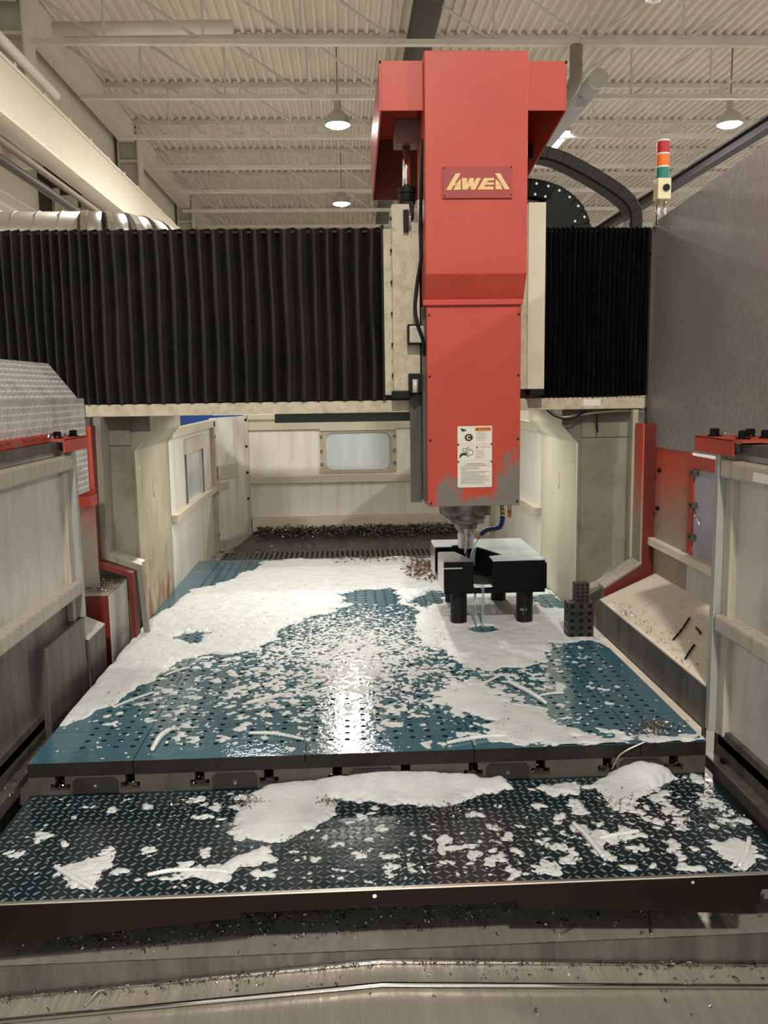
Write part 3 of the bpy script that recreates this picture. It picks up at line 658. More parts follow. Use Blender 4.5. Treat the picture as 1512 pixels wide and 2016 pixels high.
# nameplate
def up_px(a, b): return (.338 + (860 + a / 8.894 - 836) * .002006, 3.0605 - .001919 * (310 + b / 8.894 - 101))
p0 = up_px(95, 140); p1 = up_px(1335, 705)
npl = box('nameplate', p0[0], p1[0], 3.532, 3.541, p1[1], p0[1], 'plate_red', H, .0015)
for (a, b) in ((122, 168), (1302, 160), (128, 662), (1302, 648)):
    q = up_px(a, b); disc_y('rivet', q[0], 3.532, q[1], .0028, .002, 'black', npl, 8)
LET = {'letter_a': [[(150, 558), (322, 268), (412, 268), (240, 558)], [(282, 556), (330, 462), (345, 440), (405, 362), (410, 362), (410, 556)], [(300, 440), (345, 440), (330, 480), (285, 480)]],
       'letter_w': [[(432, 350), (520, 350), (525, 450), (570, 350), (640, 350), (640, 440), (690, 350), (770, 350), (665, 555), (590, 555), (582, 480), (525, 555), (440, 555)]],
       'letter_e': [[(708, 555), (822, 350), (1000, 350), (1000, 396), (890, 396), (872, 428), (1000, 428), (1000, 472), (848, 472), (832, 503), (990, 503), (990, 555)]],
       'letter_a_end': [[(1015, 268), (1108, 268), (1280, 552), (1190, 552)], [(1025, 362), (1100, 440), (1118, 470), (1150, 552), (1028, 552)], [(1095, 440), (1135, 440), (1150, 480), (1110, 480)]]}
for nm, polys in LET.items():
    bm = bmesh.new()
    for pl in polys:
        A = [bm.verts.new((up_px(*p)[0], 3.5305, up_px(*p)[1])) for p in pl]; B = [bm.verts.new((up_px(*p)[0], 3.5325, up_px(*p)[1])) for p in pl]
        bm.faces.new(A); bm.faces.new(B[::-1]); n = len(pl)
        for i in range(n): bm.faces.new([A[i], A[(i + 1) % n], B[(i + 1) % n], B[i]])
    from_bm('letter', bm, 'gold', npl)
# warning label
def lo_px(a, b): return (.347 + (860 + a / 8.4 - 843.6) * .002175, 2.116 - .00210 * (800 + b / 8.4 - 592))
def lab_poly(name, pts, m, parent, y=3.5962, th=.0006):
    P = [lo_px(*p) for p in pts]; return prism(name, P, 'y', y, y + th, m, parent)
a0 = lo_px(345, 310); a1 = lo_px(908, 1345)
lab = prism('warning_label', [(a0[0] + .003, a1[1]), (a1[0] - .003, a1[1]), (a1[0], a1[1] + .003), (a1[0], a0[1] - .003), (a1[0] - .003, a0[1]), (a0[0] + .003, a0[1]), (a0[0], a0[1] - .003), (a0[0], a1[1] + .003)], 'y', 3.5968, 3.5995, 'label', H)
for (b0, b1) in ((600, 635), (895, 925)):
    for (u0, u1) in ((345, 368), (888, 908)): lab_poly('clip', [(u0, b0), (u1, b0), (u1, b1), (u0, b1)], 'ink', lab)
lab_poly('header_band', [(632, 332), (890, 332), (890, 395), (632, 395)], 'inkor', lab)
lab_poly('alert_triangle', [(645, 382), (683, 382), (664, 340)], 'ink', lab, 3.5957); lab_poly('alert_triangle', [(645, 682), (680, 682), (662, 645)], 'ink', lab)
for b in (598, 632, 890, 930, 985, 1312): lab_poly('rule_line', [(368, b), (888, b), (888, b + 3), (368, b + 3)], 'inkgrey', lab)
def word(txt, a, b, hpx, wpx, m, parent):
    cu = bpy.data.curves.new('lettering', 'FONT'); cu.body = txt; cu.size = 1.0; cu.extrude = .02
    ob = bpy.data.objects.new('lettering', cu); COL.objects.link(ob); bpy.context.view_layer.update()
    dg = bpy.context.evaluated_depsgraph_get(); me = bpy.data.meshes.new_from_object(ob.evaluated_get(dg)); bpy.data.objects.remove(ob)
    co = np.array([v.co[:] for v in me.vertices]); lo = co.min(0); hi = co.max(0)
    q0 = lo_px(a, b + hpx); q1 = lo_px(a + wpx, b)
    X = q0[0] + (co[:, 0] - lo[0]) / (hi[0] - lo[0]) * (q1[0] - q0[0]); Z = q0[1] + (co[:, 1] - lo[1]) / (hi[1] - lo[1]) * (q1[1] - q0[1]); Yv = 3.5959 - co[:, 2] * .005
    fs = [list(p.vertices) for p in me.polygons]; bpy.data.meshes.remove(me)
    return mesh('lettering', np.stack([X, Yv, Z], 1), fs, m, parent)
word('WARNING', 706, 350, 24, 176, 'ink', lab); word('WARNING', 704, 652, 20, 168, 'inkgrey', lab)
# cutter pictogram
gear = []
for k in range(11):
    a = 2 * math.pi * k / 11; gear += [(528 + 78 * math.cos(a), 500 + 72 * math.sin(a)), (528 + 58 * math.cos(a + .28), 500 + 54 * math.sin(a + .28))]
lab_poly('cutter_mark', gear, 'ink', lab)
def ring(cx, cy, r0, r1, m, n=20, s=0, e=2 * math.pi, y=3.5956):
    pts = [(cx + r1 * math.cos(s + (e - s) * k / n), cy + r1 * math.sin(s + (e - s) * k / n)) for k in range(n + 1)]
    inn = [(cx + r0 * math.cos(s + (e - s) * k / n), cy + r0 * math.sin(s + (e - s) * k / n)) for k in range(n + 1)]
    return lab_poly('ring_mark', pts + inn[::-1], m, lab, y)
ring(528, 500, 20, 36, 'label', 18, .5, 5.6)
lab_poly('hand_mark', [(388, 345), (415, 345), (455, 365), (490, 352), (470, 368), (492, 378), (465, 385), (488, 398), (450, 395), (428, 395), (437, 425)], 'ink', lab)
ring(458, 708, 27, 35, 'ink', 20, 0, 6.27); ring(552, 752, 42, 50, 'ink', 24, 0, 6.27)
lab_poly('hand_mark', [(376, 855), (378, 795), (415, 760), (470, 760), (488, 740), (495, 765), (490, 785), (530, 820), (528, 832), (480, 800), (420, 800)], 'ink', lab)
for (a, b, c, d) in ((497, 655, 494, 700), (525, 655, 503, 705), (555, 675, 510, 712)): lab_poly('motion_mark', [(a - 5, b), (a + 5, b), (c + 2, d), (c - 2, d)], 'ink', lab)
for k in range(6): lab_poly('print_line', [(645, 412 + 26 * k), (645 + R.randint(140, 210), 412 + 26 * k), (645 + 130, 421 + 26 * k), (645, 421 + 26 * k)], 'inkgrey', lab)
for k in range(6): lab_poly('print_line', [(640, 712 + 27 * k), (640 + R.randint(130, 220), 712 + 27 * k), (640 + 120, 720 + 27 * k), (640, 720 + 27 * k)], 'inkgrey', lab)
lab_poly('print_line', [(495, 938), (775, 938), (775, 952), (495, 952)], 'inkgrey', lab); lab_poly('print_line', [(435, 962), (830, 962), (830, 976), (435, 976)], 'inkgrey', lab)
for k in range(13):
    e_ = R.choice((860, 860, 800, 700, 500, 780)); lab_poly('print_line', [(395, 1000 + 23 * k), (e_, 1000 + 23 * k), (e_, 1011 + 23 * k), (395, 1011 + 23 * k)], 'inkgrey', lab)
# spindle nose
lathe('spindle_nose', (.542, 3.85, 1.127), [(.04, 0), (.052, .003), (.055, .02), (.085, .028), (.09, .045), (.094, .05), (.094, .066), (.118, .07), (.122, .09), (.122, .118), (.13, .12), (.13, .137), (.05, .139)], 'spindle', H, 40)
for a in range(8): tube('nose_bolt', [(.542 + .108 * math.cos(a * .785 + .3), 3.85 + .108 * math.sin(a * .785 + .3), 1.192), (.542 + .108 * math.cos(a * .785 + .3), 3.85 + .108 * math.sin(a * .785 + .3), 1.198)], .007, 'black', H, 8)
t = thing('tool_holder', 'slim steel tool holder and end mill under the spindle nose', 'cutting tool', (.542, 3.85, .985))
lathe('holder', (.542, 3.85, 1.035), [(.012, 0), (.036, .002), (.037, .05), (.039, .055), (.039, .085), (.046, .088), (.046, .094), (.02, .095)], 'holder', t, 28)
lathe('end_mill', (.542, 3.85, .985), [(.002, 0), (.0075, .002), (.0075, .045), (.009, .05), (.009, .06)], 'chrome', t, 14)
# coolant hose
t = thing('coolant_hose', 'blue segmented coolant hose with orange nozzle beside the spindle', 'hose', (.66, 3.86, 1.08))
hp = curve_pts([(.702, 3.82, 1.235), (.706, 3.82, 1.20), (.706, 3.83, 1.165), (.702, 3.84, 1.135), (.685, 3.85, 1.122), (.65, 3.86, 1.117), (.625, 3.86, 1.105), (.612, 3.86, 1.092)], 2)
for k in range(len(hp) - 1):
    a, b = Vector(hp[k]), Vector(hp[k + 1]); tube('hose_segment', [tuple(a), tuple(a.lerp(b, .3)), tuple(a.lerp(b, .75)), tuple(b)], [.008, .0125, .0115, .008], 'blue' if k > 2 else 'brass', t, 10)
tube('nozzle', [(.612, 3.86, 1.093), (.598, 3.86, 1.072)], [.0095, .005], 'nozzle', t, 10)
tag(tube('coolant_jet', [(.598, 3.86, 1.072), (.586, 3.862, 1.045), (.575, 3.865, .99), (.572, 3.866, .95)], [.003, .007, .013, .018], 'coolant', None, 10), 'spray of coolant from the orange nozzle onto the block', 'coolant')
t = thing('coolant_nozzle', 'short brass coolant nozzle with orange tip under the head', 'nozzle', (.722, 3.74, 1.19))
tube('brass_body', [(.722, 3.74, 1.262), (.722, 3.74, 1.215)], .009, 'brass', t, 10); tube('orange_tip', [(.722, 3.74, 1.217), (.722, 3.74, 1.19)], [.0095, .007], 'nozzle', t, 10)

# ================================================================== cable chains, tower light
def chain(label, path, wd, th, n, m, y0, rivets=0):
    P = curve_pts([(p[0], y0, p[1]) for p in path], 8); P = [Vector(p) for p in P]
    L_ = [0]
    for i in range(1, len(P)): L_.append(L_[-1] + (P[i] - P[i - 1]).length)
    def at(s):
        for i in range(1, len(P)):
            if L_[i] >= s: return P[i - 1].lerp(P[i], (s - L_[i - 1]) / max(1e-6, L_[i] - L_[i - 1]))
        return P[-1]
    t = thing('cable_chain', label, 'cable chain', (P[-1].x, y0, P[-1].z))
    for k in range(n):
        a = at(L_[-1] * k / n); b = at(L_[-1] * (k + 1.5) / n); c = (a + b) / 2; d = (b - a); ln = d.length; d.normalize(); nn = Vector((-d.z, 0, d.x))
        bm = bmesh.new()
        v = bm_box(bm, -ln / 2, ln / 2, -wd / 2 * (1 if k % 2 else .96), wd / 2 * (1 if k % 2 else .96), -th / 2, th / 2)
        bmesh.ops.bevel(bm, geom=list(bm.edges), offset=th * .14, segments=1, affect='EDGES')
        for q in bm.verts: q.co = c + d * q.co.x + Vector((0, 1, 0)) * q.co.y + nn * q.co.z
        lk = from_bm('chain_link', bm, m, t)
        if rivets and k > 0:
            for s in (-.25, .25): disc_y('rivet', c.x + nn.x * th * s, y0 - wd / 2 * 1.0, c.z + nn.z * th * s, .006, .003, 'chrome', lk, 8)
    return t
chain('long black cable chain arching over the right bellows', [(.70, 2.88), (.888, 2.861), (1.01, 2.845), (1.146, 2.786), (1.271, 2.716), (1.359, 2.657), (1.413, 2.586), (1.40, 2.47), (1.33, 2.40)], .12, .062, 26, 'bellow', 4.25)
chain('lower broad black cable chain with bright rivets behind the saddle', [(.70, 2.66), (.858, 2.661), (.953, 2.645), (1.037, 2.604), (1.097, 2.535), (1.115, 2.44), (1.06, 2.38)], .14, .095, 12, 'black', 4.12, 1)
t = thing('motor_drum', 'black round drive drum showing above the right bellows', 'drum', (.93, 4.0, 2.4))
tube('drum_body', [(.95, 3.93, 2.50), (.95, 4.1, 2.50)], .085, 'black', t, 24, False); tube('drum_rim', [(.95, 3.925, 2.50), (.95, 3.935, 2.50)], .088, 'black', t, 24, False)
t = thing('signal_tower', 'signal tower with red, orange and green lenses on the right panel', 'signal light', (1.318, 3.72, 2.43))
cx, cy = 1.352, 3.70
tube('stem', [(cx - .014, cy, 2.43), (cx - .014, cy, 2.54)], .009, 'chrome', t, 10); tube('stem', [(cx + .014, cy, 2.43), (cx + .014, cy, 2.54)], .006, 'chrome', t, 10)
bs = box('base_box', cx - .028, cx + .028, cy - .03, cy + .03, 2.53, 2.615, 'ivory', t, .004); disc_y('buzzer', cx + .006, cy - .03, 2.575, .014, .008, 'black', bs, 14)
for k, (m_, z) in enumerate((('tl_gr', 2.615), ('tl_or', 2.667), ('tl_red', 2.719))):
    lathe('lens', (cx, cy, z), [(.024, 0), (.026, .002), (.0255, .043), (.023, .046)], m_, t, 20); lathe('spacer_ring', (cx, cy, z + .044), [(.026, 0), (.027, .001), (.027, .007), (.025, .008)], 'label', t, 20)

# ================================================================== ENCLOSURE
def hexbolt(x, y, z, parent, s=1.):
    b = lathe('bolt', (x, y, z), [(.021 * s, 0), (.021 * s, .004 * s), (.0145 * s, .005 * s), (.0145 * s, .021 * s), (.012 * s, .024 * s), (.007 * s, .0245 * s)], 'dark', parent, 10, False); return b
def door(sgn, y0, y1, label):
    """sliding side door; inner rail face at |x - .055| = 1.045, far end at y1"""
    def X(d): return .055 + sgn * (1.045 + d)
    def bx(name, d0, d1, a, b, z0, z1, m, bev=.003, parent=None): return box(name, *sorted((X(d0), X(d1))), a, b, z0, z1, m, parent or t, bev)
    t = thing('side_door', label, 'door', (X(.05), (y0 + y1) / 2, .68))
    bx('door_skin', .045, .055, y0, y1, 1.03, 1.56, 'steel'); bx('lower_skin', .045, .055, y0, y1, .69, 1.03, 'grime' if sgn < 0 else 'steel')
    bx('end_post', 0, .06, y1 - .028, y1, .932 if sgn < 0 else .70, 1.585, 'post')
    bx('end_stile', .022, .05, y1 - .075, y1 - .03, .70, 1.56, 'rail')
    bx('upper_rail', 0, .05, y0, y1 - .035, 1.488, 1.542, 'rail', .008)
    bx('lower_rail', 0, .05, y0, y1 - .035, 1.022, 1.074, 'rail', .008)
    bx('head_rail', .02, .09, y0 - .3, y1 - .11, 1.562, 1.592, 'steel_dark', .004)
    bx('kick_plate', .03, .046, y0, y1 - .03, .66, .715, 'steel_dark', .002)
    return t, X, bx
tl, XL, bL = door(-1, 1.5, 3.20, 'stainless sliding side door on the left with two horizontal rails')
tr, XR, bR = door(1, 1.2, 2.505, 'grey sliding side door on the right with two horizontal rails')
box('white_sticker', *sorted((XR(-.001), XR(.001))), 2.16, 2.262, 1.498, 1.522, 'label', tr)
def cap(sgn, y0, y1, label, bolts, ext):
    def X(d): return .055 + sgn * (1.045 + d)
    t = thing('rail_bracket', label, 'bracket', (X(.05), (y0 + y1) / 2, 1.55))
    box('face_flange', *sorted((X(-.005), X(.0))), y0, y1, 1.555, 1.602, 'orange', t, .0015)
    box('top_plate', *sorted((X(-.005), X(.17))), y0 - ext, y1, 1.597, 1.602, 'orange', t, .0015)
    for (d, y) in bolts: hexbolt(X(d), y, 1.602, t)
    return t
cap(-1, 3.06, 3.335, 'red rail bracket with black bolts on the left door', ((.03, 3.28), (.05, 3.16), (.13, 3.24), (.14, 3.1)), .0)
cap(1, 2.38, 2.648, 'red rail bracket with black bolts on the right door', ((.03, 2.585), (.045, 2.425), (.115, 2.53), (.12, 2.44)), .06)
for a, b in ((2.3, 2.78), (2.79, 3.05)): tag(box('rail_guard', -1.05, -1.035, a, b, 1.593, 1.622, 'orange', None, .002), 'red rail guard strip, the ' + ('nearer' if a < 2.5 else 'farther') + ' of two lying left of the bracket', 'guard strip')
chips('chip_heap', scatter(150, -1.19, -1.02, 2.6, 3.3, 1.604, 21), 'chip', 'chips lying on the left door rail and bracket', (.005, .014), 22)
chips('chip_heap', scatter(40, 1.1, 1.24, 2.38, 2.64, 1.604, 23), 'chip_grey', 'chips lying on the right door bracket', (.004, .008), 24)
# sill ledges below the doors
for sgn, nm in ((-1, 'left'), (1, 'right')):
    def X(d): return .055 + sgn * (1.045 + d)
    t = thing('side_sill', 'dirty steel sill ledge running below the ' + nm + ' door', 'sill', (X(0), 2.4, .4))
    y1 = 2.50 if sgn > 0 else 3.55
    box('ledge', *sorted((X(-.0), X(.06))), 1.2, y1, .612, .622, 'steel_dark', t, .002); box('lip', *sorted((X(-.006), X(.0))), 1.2, y1, .585, .624, 'steel_dark', t, .002)
    box('skirt', *sorted((X(.03), X(.04))), 1.2, y1, .3, .69, 'steel_dark', t)
    disc = tube('ledge_bolt', [(X(.03), 2.42 if sgn > 0 else 2.32, .622), (X(.03), 2.42 if sgn > 0 else 2.32, .632)], .014, 'dark', t, 10, False)
chips('chip_heap', scatter(260, -1.06, -.975, 2.0, 2.75, .623, 25), 'chip_grey', 'bright chips on the left sill ledge', (.003, .007), 26)
# tread-plate guard on the left
t = thing('tread_guard', 'bright aluminium tread plate guard at the left edge with sloped top', 'guard', (-1.08, 2.9, 1.36))
box('face_plate', -1.075, -1.07, 1.9, 3.61, 1.36, 1.742, 'tread_al', t)
prism('slope_plate', [(-1.075, 1.742), (-1.070, 1.742), (-1.178, 1.882), (-1.183, 1.879)], 'y', 1.9, 3.53, 'tread_al', t)
lugs('raised_lugs', t, (-1.070, 3.605, 1.37), (0, -1, 0), (0, 0, 1), (1, 0, 0), 1.7, .36, .024, .0085, .0024, .0025, 'lug_al')
sl = Vector((-.108, 0, .14)); Ls = sl.length; sl.normalize()
lugs('raised_lugs', t, (-1.070, 3.525, 1.742), (0, -1, 0), tuple(sl), (.79, 0, .61), 1.6, Ls - .005, .024, .0085, .0024, .0025, 'lug_al')
# left front boxes
t = thing('chip_shield', 'grey steel chip shield box below the left door', 'chip shield', (-1.03, 2.99, .55))
box('shield_body', -1.09, -.998, 2.78, 3.20, .55, .93, 'steel_dark', t, .004); box('end_flange', -1.075, -1.0, 2.765, 2.785, .56, .60, 'steel_dark', t)
def chute(sgn, y0, y1, label, m):
    def X(d): return .055 + sgn * (1.045 + d)
    pts = [(X(0), .55), (X(0), .832), (X(.25), .945), (X(.25), .55)]
    t = thing('chip_chute', label, 'chip chute', (X(.1), (y0 + y1) / 2, .55))
    prism('inner_face', [(X(0), .55), (X(0), .832), (X(.008), .836), (X(.008), .55)], 'y', y0, y1, 'steel_dark', t)
    prism('slope_sheet', [(X(0), .830), (X(0), .836), (X(.25), .949), (X(.25), .943)], 'y', y0, y1, m, t)
    prism('end_sheet', [(X(.008), .55), (X(.008), .83), (X(.25), .943), (X(.25), .55)], 'y', y1 - .005, y1, 'dark_orange', t)
    return t, X
chute(-1, 3.205, 3.43, 'small sloped steel chute left of the table behind the shield box', 'steel')
tc, XC = chute(1, 2.51, 3.62, 'sloped dusty steel chip chute along the right of the table', 'chute')
sl_z = lambda x, y: .838 + (x - 1.10) / .25 * .113
chips('chip_heap', scatter(330, 1.105, 1.34, 2.53, 3.5, sl_z, 27, lambda x, y: max(.08, 1 - (x - 1.10) / .07)), 'chip_grey', 'fine bright chips along the lower edge of the right chute', (.002, .006), 28)
for k, (pts_, lb) in enumerate((([(1.253, 3.016), (1.19, 2.941), (1.148, 2.901)], 'long dark curled chip lying on the right chute'), ([(1.179, 2.791), (1.15, 2.759), (1.12, 2.722)], 'shorter dark curled chip low on the right chute'), ([(1.234, 2.913), (1.23, 2.88), (1.224, 2.851)], 'small dark chip beside the right door post on the chute'))):
    P = curve_pts([(x, y, sl_z(x, y) + .005) for x, y in pts_], 5); tag(tube('curled_chip', P, [.0045 if i % 2 else .0032 for i in range(len(P))], 'dark', None, 6), lb, 'metal chip', 'dark chips on the chute')
tag(box('table_side_strip', 1.066, 1.098, 2.52, 3.86, .62, .694, 'chute', None, .002), 'bright dusty strip in the gap between table and right chute', 'strip')
tag(box('table_side_strip', -.99, -.95, 2.45, 5.3, .55, .60, 'steel_dark', None, .002), 'dark strip in the gap along the left table edge', 'strip')
# orange base box and frame on the left
t = thing('base_box', 'orange-fronted steel box with chips on top beside the left column', 'box', (-1.1, 3.7, .5))
box('box_body', -1.16, -1.0, 3.55, 3.85, .5, .925, 'steel', t, .003); box('front_sheet', -1.16, -1.003, 3.542, 3.551, .5, .922, 'dark_orange', t)
box('top_sheet', -1.16, -1.0, 3.545, 3.85, .924, .931, 'orange_worn', t, .001)
chips('chip_heap', scatter(240, -1.13, -1.01, 3.58, 3.82, .933, 29), 'chip_grey', 'bright chips on top of the orange-fronted box', (.004, .010), 30)
t = thing('column_frame', 'orange sheet frame around the left column', 'frame', (-1.12, 3.68, .9))
prism('frame_sheet', [(-1.26, .933), (-1.065, .933), (-1.07, 1.046), (-1.066, 1.625), (-1.26, 1.625)], 'y', 3.66, 3.668, 'orange_worn', t)
box('frame_edge', -1.092, -1.062, 3.645, 3.66, 1.31, 1.625, 'orange', t, .002); box('cross_rail', -1.13, -1.055, 3.56, 3.66, 1.295, 1.34, 'orange', t, .003)
prism('frame_lip', [(-1.068, 1.625), (-1.078, 1.04), (-.93, .992), (-.925, .70), (-.945, .70), (-.948, .975), (-1.09, 1.025), (-1.08, 1.625)], 'y', 3.668, 3.74, 'dark_orange', t)
t = thing('column_trim', 'grey angle trim stepping around the left column', 'trim', (-1.0, 3.76, .7))
prism('trim_strip', [(-1.077, 1.659), (-1.045, 1.659), (-1.05, 1.062), (-.905, 1.012), (-.885, .70), (-.912, .70), (-.925, .992), (-1.076, 1.045)], 'y', 3.74, 3.76, 'trim', t, .002)
prism('trim_return', [(-1.050, 1.659), (-1.045, 1.659), (-1.05, 1.062), (-.915, 1.012), (-.92, 1.005), (-1.056, 1.055)], 'y', 3.76, 3.86, 'trim', t)
# right side
t = thing('tall_side_panel', 'tall grey ground-steel panel rising at the right edge', 'panel', (1.345, 2.7, 1.49))
prism('panel_sheet', [(3.765, 1.495), (1.2, 1.52), (1.2, 2.60), (3.765, 2.448)], 'x', 1.340, 1.348, 'ground', t)
box('edge_strip', 1.328, 1.342, 3.735, 3.765, 1.60, 2.43, 'steel_dark', t, .002); box('edge_clip', 1.325, 1.34, 3.72, 3.765, 1.50, 1.62, 'steel_dark', t, .002)
for z in (1.66, 2.32): disc_x('rivet', 1.328, 3.75, z, .006, -.004, 'dark', t, 8)
t = thing('orange_side_wall', 'worn orange side wall with a small hinged window above the right chute', 'wall panel', (1.345, 3, .94))
box('wall_sheet', 1.345, 1.352, 3.285, 3.70, .93, 1.50, 'orange_worn', t); box('wall_sheet', 1.345, 1.352, 1.6, 2.72, .93, 1.50, 'steel', t)
box('wall_sheet', 1.345, 1.352, 2.72, 3.285, .93, 1.11, 'steel', t)
box('cross_rail', 1.318, 1.346, 2.3, 3.665, 1.066, 1.10, 'chute', t, .003)
wn = box('window_frame', 1.338, 1.352, 2.74, 3.285, 1.44, 1.49, 'orange', t, .002); box('window_stile', 1.338, 1.352, 3.235, 3.285, 1.10, 1.44, 'orange', t, .002); box('window_stile', 1.338, 1.352, 2.72, 2.76, 1.10, 1.44, 'orange', t, .002)
box('window_pane', 1.344, 1.350, 2.76, 3.235, 1.105, 1.44, 'glass2', t)
for z in (1.425, 1.30, 1.175):
    hg = box('hinge_clip', 1.326, 1.34, 3.20, 3.25, z - .012, z + .012, 'steel_dark', t, .002); disc_x('screw', 1.326, 3.225, z, .005, -.003, 'dark', hg, 8)
for (y, z) in ((3.60, 1.40), (3.61, 1.235)): disc_x('wall_screw', 1.345, y, z, .009, -.012, 'dark', t, 8)
tag(tube('bent_wire', [(1.336, 3.225, 1.29), (1.325, 3.13, 1.235)], .0035, 'chrome', None, 6), 'short bright wire sticking out by the right wall hinge', 'wire')
t = thing('column_frame', 'orange sheet frame bent around the foot of the right column', 'frame', (1.25, 3.7, .8))
prism('front_sheet', [(1.291, 1.597), (1.338, 1.597), (1.365, .93), (1.133, .805), (1.129, .871), (1.292, .977)], 'y', 3.655, 3.662, 'dark_orange', t)
prism('return_flange', [(1.283, 1.597), (1.291, 1.597), (1.292, .977), (1.129, .871), (1.123, .878), (1.284, .983)], 'y', 3.655, 3.75, 'orange_worn', t)
prism('sill_angle', [(1.125, .880), (1.29, .988), (1.289, .994), (1.122, .886)], 'y', 3.645, 3.765, 'rail', t)
prism('sill_tail', [(1.03, .845), (1.125, .872), (1.125, .884), (1.03, .855)], 'y', 3.72, 3.77, 'rail', t)
box('trim_post', 1.275, 1.30, 3.765, 3.80, .99, 1.655, 'rail', t, .002)
tag(tube('flexible_conduit', curve_pts([(.92, 3.83, 1.655), (.95, 3.83, 1.635), (.985, 3.83, 1.626), (1.05, 3.83, 1.635), (1.15, 3.83, 1.645), (1.25, 3.83, 1.65), (1.34, 3.83, 1.645)], 30), [.0065 if i % 2 else .0052 for i in range(181)], 'lampbody', None, 8), 'ribbed metal conduit sagging below the right end of the beam', 'conduit')
tag(tube('loose_wire', curve_pts([(.90, 3.82, 1.66), (.94, 3.82, 1.63), (1.0, 3.82, 1.615), (1.04, 3.82, 1.63), (1.08, 3.82, 1.65)]), .004, 'black', None, 6), 'thin black wire looping under the right end of the beam', 'wire')
tag(tube('loose_wire', curve_pts([(1.138, 3.84, 1.65), (1.135, 3.84, 1.61), (1.14, 3.84, 1.555)]), .004, 'black', None, 6), 'short black wire dangling in front of the right column', 'wire')
# rear enclosure
def wall_run(name, label, sgn, y0, y1, win=None):
    def X(d): return .06 + sgn * (1.005 + d)
    def bx(nm, d0, d1, a, b, z0, z1, m, bev=.002, p=None): return box(nm, *sorted((X(d0), X(d1))), a, b, z0, z1, m, p or t, bev)
    t = thing(name, label, 'enclosure panel', (X(0), (y0 + y1) / 2, .6))
    if win:
        w0, w1 = win
        bx('wall_sheet', 0, .01, y0, w0, 1.11, 1.45, 'white_panel'); bx('wall_sheet', 0, .01, w1, y1, 1.11, 1.45, 'white_panel'); bx('wall_sheet', 0, .01, y0, y1, .4, 1.11, 'white_panel'); bx('wall_sheet', 0, .01, y0, y1, 1.45, 1.56, 'white_panel')
        bx('window_pane', .004, .008, w0, w1, 1.11, 1.45, 'glass')
        bx('window_hood', -.02, .0, w0 - .03, w1 + .04, 1.40, 1.49, 'cream')
        for y in (w0 - .02, w1 + .005): bx('window_stile', -.008, .004, y, y + .025, 1.11, 1.42, 'cast_front')
    else: bx('wall_sheet', 0, .01, y0, y1, .4, 1.56, 'white_panel')
    bx('top_rail', -.03, .01, y0, y1 + .25, 1.52, 1.57, 'cream'); bx('mid_rail', -.035, 0, y0, y1 - .02, 1.065, 1.105, 'cream')
    bx('post', -.03, .01, y1 - .02, y1 + .04, .60, 1.56, 'cream_dirty')
    for z in (1.45, 1.05, .75): disc_x('post_screw', X(-.03), y1 + .02, z, .009, -sgn * .004, 'dark', t, 8)
    bx('floor_ledge', -.06, 0, y0 - .1, y1 + .35, .60, .62, 'steel'); return t
wall_run('side_enclosure', 'white rear side panel with a small window behind the left column', -1, 4.62, 6.08, (5.10, 5.68))
wall_run('side_enclosure', 'white rear side panel behind the right column', 1, 4.62, 6.08)
for sgn, nm in ((-1, 'left'), (1, 'right')):
    def X(d): return .06 + sgn * d
    t = thing('corner_panel', 'white angled corner panel at the rear ' + nm, 'enclosure panel', (X(.9), 6.35, .6))
    prism('corner_sheet', [(X(1.005), 6.10), (X(.80), 6.60), (X(.81), 6.61), (X(1.015), 6.11)], 'z', .40, 1.58, 'white_panel', t)
    prism('gusset', [(X(.97), 6.14), (X(.86), 6.42), (X(.96), 6.36)], 'z', 1.236, 1.240, 'white_panel', t)
    prism('gusset_fin', [(X(.97), 6.14), (X(.86), 6.42), (X(.93), 6.26)], 'z', 1.14, 1.236, 'cream', t)
    prism('mid_rail', [(X(1.0), 6.12), (X(.93), 6.30), (X(.915), 6.29), (X(.98), 6.11)], 'z', 1.065, 1.11, 'cream', t)
    prism('rear_ledge', [(X(.95), 6.1), (X(.78), 6.5), (X(.80), 6.6), (X(1.0), 6.1)], 'z', .63, .70, 'steel', t)
t = thing('rear_enclosure', 'white rear enclosure wall with a rounded window and horizontal rail', 'enclosure panel', (.06, 6.6, .6))
WX0, WX1, WZ0, WZ1 = -.155, .357, 1.150, 1.445
box('wall_sheet', -.745, WX0, 6.60, 6.61, .71, 1.59, 'white_panel', t); box('wall_sheet', WX1, .87, 6.60, 6.61, .71, 1.59, 'white_panel', t)
box('wall_sheet', WX0, WX1, 6.60, 6.61, .71, WZ0, 'white_panel', t); box('wall_sheet', WX0, WX1, 6.60, 6.61, WZ1, 1.59, 'white_panel', t)
def rrect(x0, x1, z0, z1, r_, n=6):
    P = []
    for cx_, cz_, s in ((x1 - r_, z1 - r_, 0), (x0 + r_, z1 - r_, 90), (x0 + r_, z0 + r_, 180), (x1 - r_, z0 + r_, 270)):
        P += [(cx_ + r_ * math.cos(math.radians(s + 90 * k / n)), cz_ + r_ * math.sin(math.radians(s + 90 * k / n))) for k in range(n + 1)]
    return P
def ring_prism(name, Po, Pi, y0, y1, m, parent):
    n = len(Po); vs = [(x, y0, z) for x, z in Po] + [(x, y0, z) for x, z in Pi] + [(x, y1, z) for x, z in Po] + [(x, y1, z) for x, z in Pi]; fs = []
    for i in range(n):
        j = (i + 1) % n; fs += [(i, j, n + j, n + i), (2 * n + i, 3 * n + i, 3 * n + j, 2 * n + j), (i, 2 * n + i, 2 * n + j, j), (n + i, n + j, 3 * n + j, 3 * n + i)]
    return mesh(name, vs, fs, m, parent)
